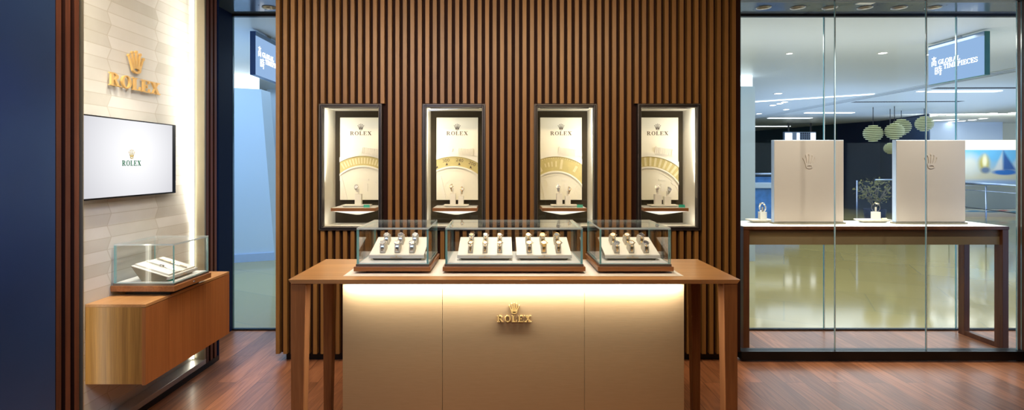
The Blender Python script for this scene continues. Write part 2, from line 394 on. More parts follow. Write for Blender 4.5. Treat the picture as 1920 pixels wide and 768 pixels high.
# ------------------------------------------------------------------ mesh builder
class MB:
    def __init__(s): s.v = []; s.f = []; s.mi = []; s.m = 0; s.sm = []
    def add(s, vs, fs, mi=None, smooth=False):
        o = len(s.v)
        s.v += [tuple(v) for v in vs]
        for f in fs:
            s.f.append(tuple(o + i for i in f)); s.mi.append(s.m if mi is None else mi); s.sm.append(smooth)
        return s
    def box(s, x0, x1, y0, y1, z0, z1, mi=None):
        return s.add([(x0,y0,z0),(x1,y0,z0),(x1,y1,z0),(x0,y1,z0),(x0,y0,z1),(x1,y0,z1),(x1,y1,z1),(x0,y1,z1)],
              [(0,3,2,1),(4,5,6,7),(0,1,5,4),(1,2,6,5),(2,3,7,6),(3,0,4,7)], mi)
    def hexa(s, a, b, mi=None):     # two quads a, b (bottom, top)
        return s.add(list(a) + list(b), [(0,3,2,1),(4,5,6,7),(0,1,5,4),(1,2,6,5),(2,3,7,6),(3,0,4,7)], mi)
    def loft(s, rings, closed=True, caps=True, mi=None, smooth=False):
        n = len(rings[0]); vs = [p for r in rings for p in r]; fs = []
        for k in range(len(rings) - 1):
            for i in range(n if closed else n - 1):
                j = (i + 1) % n
                fs.append((k*n+i, k*n+j, (k+1)*n+j, (k+1)*n+i))
        s.add(vs, fs, mi, smooth)
        if caps:
            o = len(s.v) - len(vs)
            s.f.append(tuple(o + i for i in reversed(range(n)))); s.mi.append(s.m if mi is None else mi); s.sm.append(False)
            s.f.append(tuple(o + (len(rings)-1)*n + i for i in range(n))); s.mi.append(s.m if mi is None else mi); s.sm.append(False)
        return s
    def lathe(s, prof, c=(0,0,0), n=24, ax='Z', mi=None, smooth=True, rx=1.0, ry=1.0, caps=False):
        rings = []
        for r, h in prof:
            ring = []
            for i in range(n):
                a = 2*PI*i/n; p = (r*math.cos(a)*rx, r*math.sin(a)*ry, h)
                if ax == 'Y': p = (p[0], -p[2], p[1])
                if ax == 'X': p = (p[2], p[0], p[1])
                ring.append((c[0]+p[0], c[1]+p[1], c[2]+p[2]))
            rings.append(ring)
        return s.loft(rings, True, caps, mi, smooth)
    def tube(s, pts, r, n=8, mi=None):
        pts = [Vector(p) for p in pts]; rings = []
        for i, p in enumerate(pts):
            d = (pts[min(i+1, len(pts)-1)] - pts[max(i-1, 0)]).normalized()
            u = d.cross(Vector((0,0,1)))
            if u.length < 1e-3: u = d.cross(Vector((1,0,0)))
            u.normalize(); v = d.cross(u)
            rings.append([tuple(p + u*r*math.cos(2*PI*k/n) + v*r*math.sin(2*PI*k/n)) for k in range(n)])
        return s.loft(rings, True, True, mi, True)
    def prism(s, poly, O, U, V, N, depth, mi=None):  # 2D polygon -> solid
        s.k = getattr(s, 'k', 0) + 1
        depth = depth*(1 + 0.012*(s.k % 9)) + 3e-6*(s.k % 7)
        O, U, V, N = map(Vector, (O, U, V, N))
        a = [O + U*p[0] + V*p[1] for p in poly]; b = [p + N*depth for p in a]
        n = len(poly)
        return s.add(a + b, [tuple(range(n)), tuple(reversed(range(n, 2*n)))] + [(i, (i+1) % n, n + (i+1) % n, n + i) for i in range(n)], mi)
    def build(s, name, mat, parent=None, bevel=0.0, seg=2, loc=None):
        me = bpy.data.meshes.new(name)
        off = Vector((0,0,0))
        if parent is not None:
            p = parent
            while p is not None:
                off += p.location; p = p.parent
        elif loc is not None: off = Vector(loc)
        me.from_pydata([tuple(Vector(v) - off) for v in s.v], [], s.f)
        mats = mat if isinstance(mat, (list, tuple)) else [mat]
        for m in mats: me.materials.append(m)
        for p, mi, sm in zip(me.polygons, s.mi, s.sm):
            p.material_index = mi; p.use_smooth = sm
        import bmesh
        bm = bmesh.new(); bm.from_mesh(me); bmesh.ops.recalc_face_normals(bm, faces=bm.faces); bm.to_mesh(me); bm.free()
        o = bpy.data.objects.new(name, me)
        COL.objects.link(o)
        if parent is not None: o.parent = parent
        elif loc is not None: o.location = loc
        if bevel > 0:
            b = o.modifiers.new('bevel', 'BEVEL'); b.width = bevel; b.segments = seg; b.limit_method = 'ANGLE'; b.harden_normals = False
        return o

def box(*a): return MB().box(*a)
def tag(o, label, cat, group=None, kind=None):
    o['label'] = label; o['category'] = cat
    if group: o['group'] = group
    if kind: o['kind'] = kind
    return o
def thing(name, label, cat, loc=(0,0,0), group=None):
    o = bpy.data.objects.new(name, None); COL.objects.link(o)
    o.location = loc; o.empty_display_size = 0.05
    return tag(o, label, cat, group)
def struct(name, mb, mat, label=None, cat=None, bevel=0.0):
    o = mb.build(name, mat, bevel=bevel); o['kind'] = 'structure'
    if label: o['label'] = label
    if cat: o['category'] = cat
    return o
def copy_tree(o, parent=None):
    c = o.copy(); COL.objects.link(c)
    if parent is not None: c.parent = parent
    for ch in KIDS.get(o.name, []):
        k = copy_tree(ch, c)
        KIDS.setdefault(c.name, []).append(k)
    return c
KIDS = {}
def register(root):
    for o in list(bpy.data.objects):
        if o.parent == root:
            KIDS.setdefault(root.name, []).append(o); register(o)

# ------------------------------------------------------------------ lettering
def arc(cx, cy, rx0, ry0, rx1, ry1, a0, a1, n=14):
    out = []
    for i in range(n):
        t0 = R(a0 + (a1-a0)*i/n); t1 = R(a0 + (a1-a0)*(i+1)/n)
        out.append([(cx+rx0*math.cos(t0), cy+ry0*math.sin(t0)), (cx+rx1*math.cos(t0), cy+ry1*math.sin(t0)),
                    (cx+rx1*math.cos(t1), cy+ry1*math.sin(t1)), (cx+rx0*math.cos(t1), cy+ry0*math.sin(t1))])
    return out
def rc(x0, x1, y0, y1): return [(x0,y0),(x1,y0),(x1,y1),(x0,y1)]
S = 0.08
GL = {
 'R': (0.92, [rc(.1,.3,0,1), rc(0,.42,0,S), rc(0,.3,1-S,1), rc(.3,.38,1-S,1), rc(.3,.38,.46,.46+S), [(.36,.5),(.54,.5),(.86,0),(.64,0)], rc(.6,.94,0,S)] + arc(.36,.73,.17,.19,.38,.27,-90,90)),
 'O': (0.90, arc(.44,.5,.25,.44,.44,.52,0,360,26)),
 'L': (0.76, [rc(.1,.3,0,1), rc(0,.42,1-S,1), rc(0,.74,0,S), [(.64,S),(.74,S),(.74,.34),(.70,.34)]]),
 'E': (0.80, [rc(.1,.3,0,1), rc(0,.74,1-S,1), [(.66,.72),(.74,.72),(.74,1-S),(.64,1-S)], rc(0,.78,0,S), [(.68,S),(.78,S),(.78,.32),(.74,.32)], rc(.3,.5,.47,.54), rc(.46,.53,.36,.65)]),
 'X': (0.94, [[(.06,1),(.32,1),(.90,0),(.64,0)], [(.70,1),(.80,1),(.22,0),(.12,0)], rc(0,.40,1-S,1), rc(.58,.92,1-S,1), rc(0,.36,0,S), rc(.54,.96,0,S)]),
 'G': (0.90, arc(.44,.5,.26,.44,.44,.52,45,330,22) + [rc(.62,.8,.06,.42), rc(.5,.9,.42,.49), rc(.72,.78,.7,.98)]),
 'B': (0.84, [rc(.1,.3,0,1), rc(0,.34,0,S), rc(0,.34,1-S,1), rc(.3,.4,.49,.56)] + arc(.34,.76,.2,.17,.38,.25,-90,90) + arc(.34,.27,.24,.2,.44,.27,-90,90)),
 'A': (0.94, [[(.40,1),(.52,1),(.88,0),(.66,0)], [(.40,1),(.46,1),(.20,0),(.12,0)], rc(.22,.68,.30,.37), rc(0,.32,0,S), rc(.56,.96,0,S)]),
 'T': (0.80, [rc(.3,.5,0,1), rc(0,.8,1-S,1), rc(0,.07,.72,1), rc(.73,.8,.72,1), rc(.18,.62,0,S)]),
 'I': (0.44, [rc(.1,.3,0,1), rc(0,.4,0,S), rc(0,.4,1-S,1)]),
 'M': (1.12, [rc(.1,.18,0,1), rc(.80,1.0,0,1), [(.1,1),(.32,1),(.60,.1),(.5,.1)], [(.80,1),(.86,1),(.58,.1),(.5,.1)], rc(0,.3,0,S), rc(.7,1.08,0,S), rc(0,.3,1-S,1), rc(.8,1.08,1-S,1)]),
 'P': (0.78, [rc(.1,.3,0,1), rc(0,.42,0,S), rc(0,.34,1-S,1)] + arc(.34,.72,.2,.2,.40,.28,-90,90)),
 'C': (0.86, arc(.44,.5,.26,.44,.44,.52,42,318,22) + [rc(.72,.78,.68,.98)]),
 'S': (0.70, arc(.34,.74,.18,.18,.32,.27,20,270) + arc(.34,.26,.18,.18,.34,.27,-160,90) + [rc(.56,.62,.68,.96), rc(0,.06,.04,.32)]),
 '3': (0.72, arc(.3,.74,.2,.17,.34,.26,-80,160) + arc(.3,.27,.22,.18,.36,.27,-160,80)),
 '0': (0.76, arc(.34,.5,.20,.36,.35,.5,0,360,20)),
 '2': (0.72, arc(.32,.72,.18,.18,.34,.28,-30,170) + [[(.02,.0),(.2,.0),(.62,.56),(.48,.64)], rc(.02,.66,0,.13)]),
 '4': (0.76, [rc(.42,.58,0,1), rc(0,.72,.24,.37), [(0,.3),(.14,.3),(.56,1),(.42,1)]]),
}
CROWN = []
for tx, ty in ((-.47,.70),(-.25,.86),(0,.93),(.25,.86),(.47,.70)):
    bx_ = tx * .46
    CROWN.append([(bx_-.062,.2),(bx_+.062,.2),(tx+.02,ty),(tx-.02,ty)])
    CROWN.append([(tx+.062*math.cos(a*PI/5), ty+.062*math.sin(a*PI/5)) for a in range(10)])
CROWN += arc(0,.15,.17,.055,.275,.155,0,360,24)
CROWN += [[(-.275,.15),(-.15,.18),(-.13,.34),(-.33,.36)], [(.275,.15),(.33,.36),(.13,.34),(.15,.18)], [(-.2,.2),(.2,.2),(.26,.33),(-.26,.33)]]
HAN_GAO = [rc(.46,.54,.88,1.0), rc(.12,.88,.80,.88), rc(.30,.70,.70,.76), rc(.30,.70,.56,.62), rc(.30,.36,.56,.76), rc(.64,.70,.56,.76),
           rc(.10,.90,.44,.51), rc(.10,.18,0,.51), rc(.82,.90,.0,.51), rc(.74,.86,0,.07), rc(.34,.66,.30,.36), rc(.34,.66,.10,.16), rc(.34,.40,.10,.36), rc(.60,.66,.10,.36)]
HAN_SHI = [rc(.04,.11,.14,.86), rc(.30,.37,.14,.86), rc(.04,.37,.80,.87), rc(.04,.37,.47,.54), rc(.04,.37,.14,.21),
           rc(.66,.74,.62,1.0), rc(.46,.94,.82,.89), rc(.42,.98,.62,.69), rc(.42,.98,.42,.49), rc(.78,.86,.0,.62), rc(.68,.86,0,.07), [(.5,.32),(.57,.36),(.64,.2),(.57,.17)]]

def text_polys(txt, gap=0.1):
    out, x = [], 0.0
    for ch in txt:
        wd, ps = GL[ch]
        out += [[(p[0]+x, p[1]) for p in q] for q in ps]
        x += wd + gap
    return out, x - gap
def put_text(mb, txt, O, U, V, N, width, height, depth, gap=0.12, mi=None):
    ps, wd = text_polys(txt, gap)
    for q in ps:
        mb.prism([(p[0]*width/wd, p[1]*height) for p in q], O, U, V, N, depth, mi)
def put_polys(mb, polys, O, U, V, N, width, height, depth, mi=None):
    for q in polys:
        mb.prism([(p[0]*width, p[1]*height) for p in q], O, U, V, N, depth, mi)

def px(x, Y): return (x - CX) * Y / FPX
def pz(y, Y): return EYE - (y - CY) * Y / FPX

# ================================================================== STRUCTURE
XL, TX = -2.09, -2.18          # left wall face, recessed tiled face
XR = 3.87
CE = 2.765
struct('floor', box(-2.6, 5.2, -1.7, 4.66, -0.1, 0), M['floor'])
struct('ceiling', box(-2.6, 4.2, -1.7, 3.96, CE, CE+0.1), M['roomceil'])
struct('wall_rear', box(-2.6, 4.2, -1.8, -1.7, 0, CE), M['backwall'])
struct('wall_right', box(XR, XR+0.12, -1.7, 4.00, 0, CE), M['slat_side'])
# left wall: blue lacquer panel, slat strips, tiled recess
struct('wall_left', box(-2.5, XL, -1.7, 2.505, 0, CE), M['bluepanel'])
def slat_strip(y0, n, name):
    mb = MB()
    mb.box(-2.5, XL-0.035, y0, y0+0.165, 0, CE, 1)
    for k in range(n):
        a = y0 + 0.004 + k*0.054
        mb.box(XL-0.04, XL, a, a+0.03, 0.036, CE, 0)
        mb.mi[-4] = mb.mi[-2] = 1  # slat sides take the dark material to carry their shade
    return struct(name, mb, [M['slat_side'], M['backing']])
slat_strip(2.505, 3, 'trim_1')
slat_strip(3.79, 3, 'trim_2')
struct('wall_left_tiled', box(-2.5, TX, 2.67, 3.79, 0.0, CE), M['tile'])
mb = MB(); mb.box(TX+0.002, XL-0.002, 3.772, 3.79, 0.07, CE, 0); mb.box(TX+0.002, XL, 2.67, 2.676, 0.07, CE, 0)
struct('trim_3', mb, M['silver'])
mb = MB(); mb.box(TX+0.001, XL, 2.67, 3.79, 0.036, 0.07, 0)
struct('baseboard_left', mb, M['alu'], bevel=0.002)
mb = MB(); mb.box(-2.4, XL+0.002, 2.505, 3.955, 0, 0.036, 0)
struct('baseboard_black', mb, M['black'])
struct('wall_left_return', box(-2.55, -2.345, 3.955, 4.70, 0, CE), M['navy'])
mb = MB(); mb.box(-2.345, XL+0.0, 3.955, 3.965, 0, CE)
struct('trim_4', mb, M['navy'])

# slatted rear wall with four niche openings
WX0, WX1, WY = -1.642, 1.775, 3.90
NICHES = [-1.094, -0.338, 0.477, 1.234]
NZ0, NZ1, NW = 0.969, 1.892, 0.461
mb = MB()
pitch = 0.0547; n = int(round((WX1-WX0)/pitch))
for k in range(n+1):
    a = WX0 + k*pitch
    if a + 0.0285 > WX1 + 0.002: break
    b = a + 0.0285
    hit = [c for c in NICHES if b > c-NW/2+0.004 and a < c+NW/2-0.004]
    segs = [(0.065, NZ0-0.004), (NZ1+0.004, CE)] if hit else [(0.065, CE)]
    for z0, z1 in segs: mb.box(a, b, WY, WY+0.05, z0, z1, 0)
xs = [WX0] + [v for c in NICHES for v in (c-NW/2+0.006, c+NW/2-0.006)] + [WX1]
for i in range(0, len(xs), 2): mb.box(xs[i], xs[i+1], WY+0.04, 4.30, 0.065, CE, 1)
for c in NICHES:
    mb.box(c-NW/2+0.006, c+NW/2-0.006, WY+0.04, 4.30, 0.065, NZ0+0.004, 1)
    mb.box(c-NW/2+0.006, c+NW/2-0.006, WY+0.04, 4.30, NZ1-0.004, CE, 1)
struct('wall_back', mb, [M['slat'], M['backing']])
struct('baseboard_back', box(WX0+0.05, WX1-0.02, 3.97, 4.28, 0, 0.065), M['black'])

# soffit over the display window, with square pockets for the recessed lamps
LAMPX = [-1.935, 2.208, 2.494, 2.762, 3.057, 3.343, 3.629]
LY, LH = 4.47, 0.066
mb = MB()
mb.box(-2.6, 5.2, 3.96, LY-LH, CE, CE+0.1); mb.box(-2.6, 5.2, LY+LH, 4.70, CE, CE+0.1)
e = [-2.6] + [v for x in LAMPX for v in (x-LH, x+LH)] + [5.2]
for i in range(0, len(e), 2): mb.box(e[i], e[i+1], LY-LH, LY+LH, CE, CE+0.1)
struct('ceiling_soffit', mb, M['soffit'])
struct('trim_5', MB().box(-2.345, -1.55, 4.66, 4.70, CE-0.022, CE).box(1.6, 4.56, 4.66, 4.70, CE-0.022, CE), M['black'])
struct('trim_6', box(WX1, XR, 3.93, 3.99, 2.66, CE), M['black'])
struct('trim_7', MB().box(-2.345, -1.5, 4.66, 4.70, 0, 0.012).box(1.5, 4.56, 4.66, 4.70, 0, 0.012), M['black'])
struct('trim_8', box(WX1, XR, 3.92, 4.00, 0.012, 0.075), M['black'])

def pane(name, x0, x1, y0, y1, z0, z1, parent=None, face='glass', edge='edge', bevel=0):
    mb = MB().box(x0, x1, y0, y1, z0, z1)
    d = {'x': x1-x0, 'y': y1-y0, 'z': z1-z0}; ax = min(d, key=d.get)
    idx = {'z': (0, 1), 'y': (2, 4), 'x': (3, 5)}[ax]
    for i in range(6): mb.mi[i] = 0 if i in idx else 1
    return mb.build(name, [M[face], M[edge]], parent)
def bigpane(name, x0, x1, y0, y1, z0, z1):
    o = pane(name, x0, x1, y0, y1, z0, z1, None, 'bigglass', 'edgeblue'); o['kind'] = 'structure'; return o
gx = [WX1+0.005, 2.483, 3.160, 3.835, XR]
for i in range(4): bigpane('window_%d' % (i+1), gx[i]+0.003, gx[i+1]-0.003, 3.955, 3.963, 0.075, 2.66)
ox = [1.45, 2.84, 4.0, 4.55]
for i in range(3): bigpane('window_%d' % (i+5), ox[i]+0.0045, ox[i+1]-0.0045, 4.674, 4.686, 0.012, CE-0.022)
bigpane('window_8', -2.343, -1.46, 4.674, 4.686, 0.012, CE-0.022)
mb = MB()
for i in range(1, 4):
    mb.box(gx[i]-0.0029, gx[i]+0.0003, 3.953, 3.964, 0.075, 2.66, 0); mb.box(gx[i]+0.0003, gx[i]+0.0029, 3.953, 3.964, 0.075, 2.66, 1)
for i in range(1, 3): mb.box(ox[i]-0.0025, ox[i]+0.0025, 4.672, 4.688, 0.012, CE-0.022, 0)
mb.box(4.545, 4.555, 4.672, 4.70, 0.012, CE-0.022)
struct('trim_9', mb, [M['edgepale'], M['edgeblue']])

# ------------------------------------------------------------------ recessed lamps in the soffit
def square_ring(mb, cx, cy, z, h, r, n=24, mi=0):
    pts_o, pts_i = [], []
    for i in range(n):
        a = 2*PI*i/n + PI/n; c, s_ = math.cos(a), math.sin(a); k = h/max(abs(c), abs(s_))
        pts_o.append((cx+c*k, cy+s_*k, z)); pts_i.append((cx+c*r, cy+s_*r, z))
    mb.loft([pts_o, pts_i], True, False, mi)
def recessed_lamp(x, y, z, label, group=None):
    t = thing('recessed_downlight', label, 'downlight', (x, y, z), group)
    mb = MB(); square_ring(mb, x, y, z, LH+0.001, 0.057)
    mb.build('cover_plate', M['soffit'], t)
    MB().lathe([(0.060, -0.002), (0.060, 0.001), (0.054, 0.003), (0.054, 0.0), (0.060, -0.002)], (x, y, z-0.002), 28).build('trim_ring', M['alu'], t)
    MB().lathe([(0.055, 0.0), (0.046, 0.03), (0.034, 0.055), (0.026, 0.07)], (x, y, z), 28).build('reflector', M['silver'], t)
    MB().lathe([(0.027, 0.069), (0.02, 0.066), (0.001, 0.066)], (x, y, z), 20).build('lamp_bulb', M['lampface'], t)
    return t
pl = ['first from the slatted wall', 'second from the slatted wall', 'third from the slatted wall', 'fourth from the slatted wall',
      'fifth from the slatted wall', 'last of the row, furthest along the glass']
recessed_lamp(LAMPX[0], LY, CE, 'round recessed downlight in the dark soffit beside the blue panel, above narrow window')
for i, x in enumerate(LAMPX[1:]):
    recessed_lamp(x, LY, CE, 'round recessed downlight over the display window, ' + pl[i], 'recessed downlights over the display window')
    if i in (0, 2, 4, 5): spot('window_display_spot', (x, LY, CE-0.01), (x, 4.38, 0.97), 48, 75, NEUT, 0.7, 0.03)
tag(MB().box(2.90, 3.03, 4.30, 4.36, CE-0.012, CE).build('reflection_plate', M['white'], bevel=0.004), 'small white plate standing in for a lamp reflection on the dark soffit', 'reflection stand-in')  # white plate added in place of a lamp's reflection in the soffit

# ------------------------------------------------------------------ LED strips of the tiled recess
def led_strip(loc, y, ny, label, pw):
    t = thing('light_strip', label, 'light strip', (TX+0.02, y, 0.08), 'light strips of the tiled recess')
    y0, y1 = (y-0.006, y+0.006)
    MB().box(TX+0.003, TX+0.017, y0, y1, 0.08, CE-0.01).build('diffuser', M['led'], t)
    MB().box(TX+0.002, TX+0.019, y1 if ny < 0 else y0-0.003, y1+0.003 if ny < 0 else y0, 0.08, CE-0.01).build('channel', M['silver'], t)
    a = area('recess_strip_light', (TX+0.03, y + ny*0.012, 1.42), (TX+0.03-0.012, y + ny*1.0, 1.42), 0.02, 2.6, pw, (1.0, 0.95, 0.82))
    a.rotation_euler = Vector((-0.10, ny, 0)).to_track_quat('-Z', 'Z').to_euler()
    a.data.size, a.data.size_y = 0.02, 2.6
led_strip(0, 3.762, -1, 'glowing vertical light strip in far corner of the tiled recess', 6)
led_strip(0, 2.684, 1, 'glowing vertical light strip behind the slats at near edge of tiled recess', 2.2)

# ================================================================== WALL SIGN (crown and five letters)
def rel_sign(name, label, O, U, V, N, tw, th, cw, chh, cgap, depth, mat, standoff=0.0, parent=None, letters=True):
    """crown over letters; O = lower left corner of the lettering"""
    O, U, V, N = map(Vector, (O, U, V, N))
    t = thing(name, label, 'sign', tuple(O)) if parent is None else parent
    ps, wd = text_polys('ROLEX', 0.13)
    x = 0.0
    for ch in 'ROLEX':
        g, q = GL[ch]
        mb = MB(); put_polys(mb, q, O + U*(x*tw/wd) + N*standoff, U, V, N, tw/wd, th, depth)
        if standoff: mb.prism(rc((g*.35)*tw/wd, (g*.35)*tw/wd+0.004, th*.02, th*.06), O + U*(x*tw/wd), U, V, N, standoff)
        mb.build('letter', mat, t); x += g + 0.13
    mb = MB(); put_polys(mb, CROWN, O + U*(tw/2) + V*(th+cgap) + N*standoff, U, V, N, cw, chh, depth)
    if standoff: mb.prism(rc(-0.002, 0.002, chh*.02, chh*.06), O + U*(tw/2) + V*(th+cgap), U, V, N, standoff)
    mb.build('crown_emblem', mat, t)
    return t
rel_sign('wall_sign', 'gold crown over five gold letters on the cream tiled wall above the screen', (TX+0.0, 2.948, 1.889), (0,1,0), (0,0,1), (1,0,0), 0.435, 0.073, 0.135, 0.138, 0.026, 0.012, M['brass'], 0.012)

# ================================================================== TV SCREEN
t = thing('wall_screen', 'flat white screen with crown logo on the cream tiled wall', 'screen', (TX, 3.09, 1.26))
MB().box(TX+0.002, TX+0.04, 2.675, 3.52, 1.262, 1.71).build('housing', M['black'], t, 0.003)
MB().box(TX+0.04, TX+0.044, 2.70, 3.474, 1.272, 1.702).build('display', M['screen'], t)
X_ = TX+0.044
mb = MB(); put_text(mb, 'ROLEX', (X_, 3.012, 1.442), (0,1,0), (0,0,1), (1,0,0), 0.158, 0.031, 0.0008, 0.12)
mb.build('logo_lettering', M['greenink'], t)['label'] = 'dark green lettering'
mb = MB(); put_polys(mb, CROWN, (X_, 3.091, 1.482), (0,1,0), (0,0,1), (1,0,0), 0.048, 0.056, 0.0008)
mb.build('logo_crown', M['goldband'], t)['label'] = 'gold printed crown'

# ================================================================== FLOATING CABINET
t = thing('floating_cabinet', 'floating walnut cabinet on the tiled wall carrying a glass case', 'cabinet', (-2.0, 3.23, 0.296))
CXR, CY0, CY1, CZ0, CZ1 = -1.862, 2.80, 3.665, 0.296, 0.716
MB().box(TX+0.001, CXR-0.02, CY0, CY1, CZ0, CZ1-0.016).build('body', M['cab_end'], t, 0.001)
MB().box(TX+0.001, CXR, CY0, CY1, CZ1-0.0155, CZ1).build('top_board', M['top_y'], t, 0.001)
for a, b in ((CY0, 3.205), (3.2075, CY1)):
    mb = MB()
    k = 4
    for i in range(k):
        y0 = a+(b-a)*i/k; y1 = a+(b-a)*(i+1)/k
        mb.box(CXR-0.0195, CXR, y0, y1-0.0004, CZ0-0.004, CZ1-0.018)
    mb.build('door', M['cab_front'], t)

# ================================================================== GLASS DISPLAY CASES
def glass_case(name, label, x0, x1, y0, y1, zb, zg, zt, group=None, lock=None, shelf=0.02, woodmat='wood_x', under=0.012):
    """x0..y1 = wooden base; zb underside of base, zg underside of glass, zt top of glass"""
    cx, cy = (x0+x1)/2, (y0+y1)/2
    t = thing(name, label, 'display case', (cx, cy, zb-under), group)
    zw = zg - 0.012
    MB().box(x0+0.05, x1-0.05, y0+0.05, y1-0.05, zb-under, zb).build('foot', M['black'], t)
    MB().box(x0, x1, y0, y1, zb, zw).build('base_board', M[woodmat], t, 0.0015)
    g = 0.012
    a0, a1, b0, b1 = x0+g, x1-g, y0+g, y1-g
    mb = MB(); mb.box(a0-0.003, a1+0.003, b0-0.003, b1+0.003, zw, zg)
    mb.build('rim', M['rim'], t)
    MB().box(a0+0.009, a1-0.009, b0+0.009, b1-0.009, zg, zg+0.004).build('liner', M['white'], t)
    th = 0.0095
    pane('glass_pane', a0, a1, b0, b0+th, zg+0.0002, zt-th, t, 'caseglass')
    pane('glass_pane', a0, a1, b1-th, b1, zg+0.0002, zt-th, t, 'caseglass')
    pane('glass_pane', a0, a0+th, b0+th, b1-th, zg+0.0002, zt-th, t, 'caseglass')
    pane('glass_pane', a1-th, a1, b0+th, b1-th, zg+0.0002, zt-th, t, 'caseglass')
    pane('glass_lid', a0, a1, b0, b1, zt-th, zt, t, 'caseglass', 'edgelid')
    if lock == 'x':
        MB().lathe([(0.0001,0.003),(0.005,0.003),(0.005,0.0)], (x1, cy-0.0, (zb+zw)/2), 14, 'X').build('lock', M['steel'], t)
    return t

TZ = 0.905
GROUP_C = 'glass cases on the counter'
glass_case('display_case', 'small square glass watch case on the counter, at the end nearer the wall screen', -0.7315, -0.3485, 2.66, 3.065, TZ+0.012, 0.951, 1.1336, GROUP_C)
glass_case('display_case', 'long glass watch case with two trays in the middle of the counter', -0.2873, 0.4253, 2.66, 3.065, TZ+0.012, 0.951, 1.1336, GROUP_C)
glass_case('display_case', 'small square glass watch case on the counter, at the end nearer the glass partition', 0.4868, 0.866, 2.66, 3.065, TZ+0.012, 0.951, 1.1336, GROUP_C)
glass_case('display_case', 'glass case with bronze-wood base standing on the floating cabinet', -2.172, -1.815, 2.97, 3.35, 0.742, 0.785, 1.006, None, 'x', woodmat='wood_y', under=0.026)

# ------------------------------------------------------------------ display trays (tilted pads)
TILT = R(17.0)
def tray_parts(t, cuffs, w_=0.283, L=0.22):
    """local frame: x across, y up the slope (horizontal), z up; origin = lower front edge on the case floor"""
    ca, sa = math.cos(TILT), math.sin(TILT)
    F = lambda x, s, n: (x, s*ca - n*sa, 0.028 + s*sa + n*ca)     # pad frame -> root local
    h = w_/2
    o = Vector(t.location)
    A = lambda x, s, n: tuple(Vector(F(x, s, n)) + o)
    B = lambda x, y, z: tuple(Vector((x, y, z)) + o)
    mb = MB(); mb.hexa([A(-h,0,-0.004), A(h,0,-0.004), A(h,L,-0.004), A(-h,L,-0.004)], [A(-h,0,0), A(h,0,0), A(h,L,0), A(-h,L,0)])
    mb.build('pad', M['pad'], t, 0.001)
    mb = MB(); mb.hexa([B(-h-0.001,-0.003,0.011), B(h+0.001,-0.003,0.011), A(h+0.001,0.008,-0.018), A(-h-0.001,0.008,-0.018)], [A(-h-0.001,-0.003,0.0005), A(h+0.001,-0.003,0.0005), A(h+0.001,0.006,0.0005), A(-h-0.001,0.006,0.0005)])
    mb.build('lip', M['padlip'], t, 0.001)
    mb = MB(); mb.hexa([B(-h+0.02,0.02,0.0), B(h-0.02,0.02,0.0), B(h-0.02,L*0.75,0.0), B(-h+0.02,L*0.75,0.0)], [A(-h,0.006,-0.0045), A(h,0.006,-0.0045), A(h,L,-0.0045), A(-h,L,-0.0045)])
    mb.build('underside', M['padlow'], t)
    lip = MB()
    V_ = Vector(A(0,-0.003,0.0005)) - Vector(B(0,-0.003,0.011)); V_.normalize()
    N_ = Vector((0, -V_.z, V_.y)).normalized()
    put_text(lip, 'ROLEX', B(-0.03,-0.0032,0.0125), (1,0,0), V_, N_, 0.06, 0.005, 0.0009)
    put_polys(lip, CROWN, Vector(B(0,-0.0032,0.0125)) + V_*0.0065, (1,0,0), V_, N_, 0.011, 0.006, 0.0009)
    lip.build('lip_lettering', M['gold'], t)['label'] = 'small gold lettering and crown'
    for (cx, cs, cw) in cuffs:
        mb = MB(); rings = []
        for k in range(13):
            th = PI*k/12
            y = 0.030 - 0.030*math.cos(th); z = 0.046*(math.sin(th)**0.75)
            rings.append([A(cx-cw/2, cs+y, max(z,0.0)), A(cx+cw/2, cs+y, max(z,0.0))])
        pts_l = [r[0] for r in rings]; pts_r = [r[1] for r in rings]
        n = len(pts_l)
        mb.add(pts_l + pts_r, [tuple(range(n)), tuple(reversed(range(n, 2*n)))] + [(i, i+1, n+i+1, n+i) for i in range(n-1)] + [(n-1, 0, n, 2*n-1)])
        mb.build('cuff', M['cuff'], t)
    return F

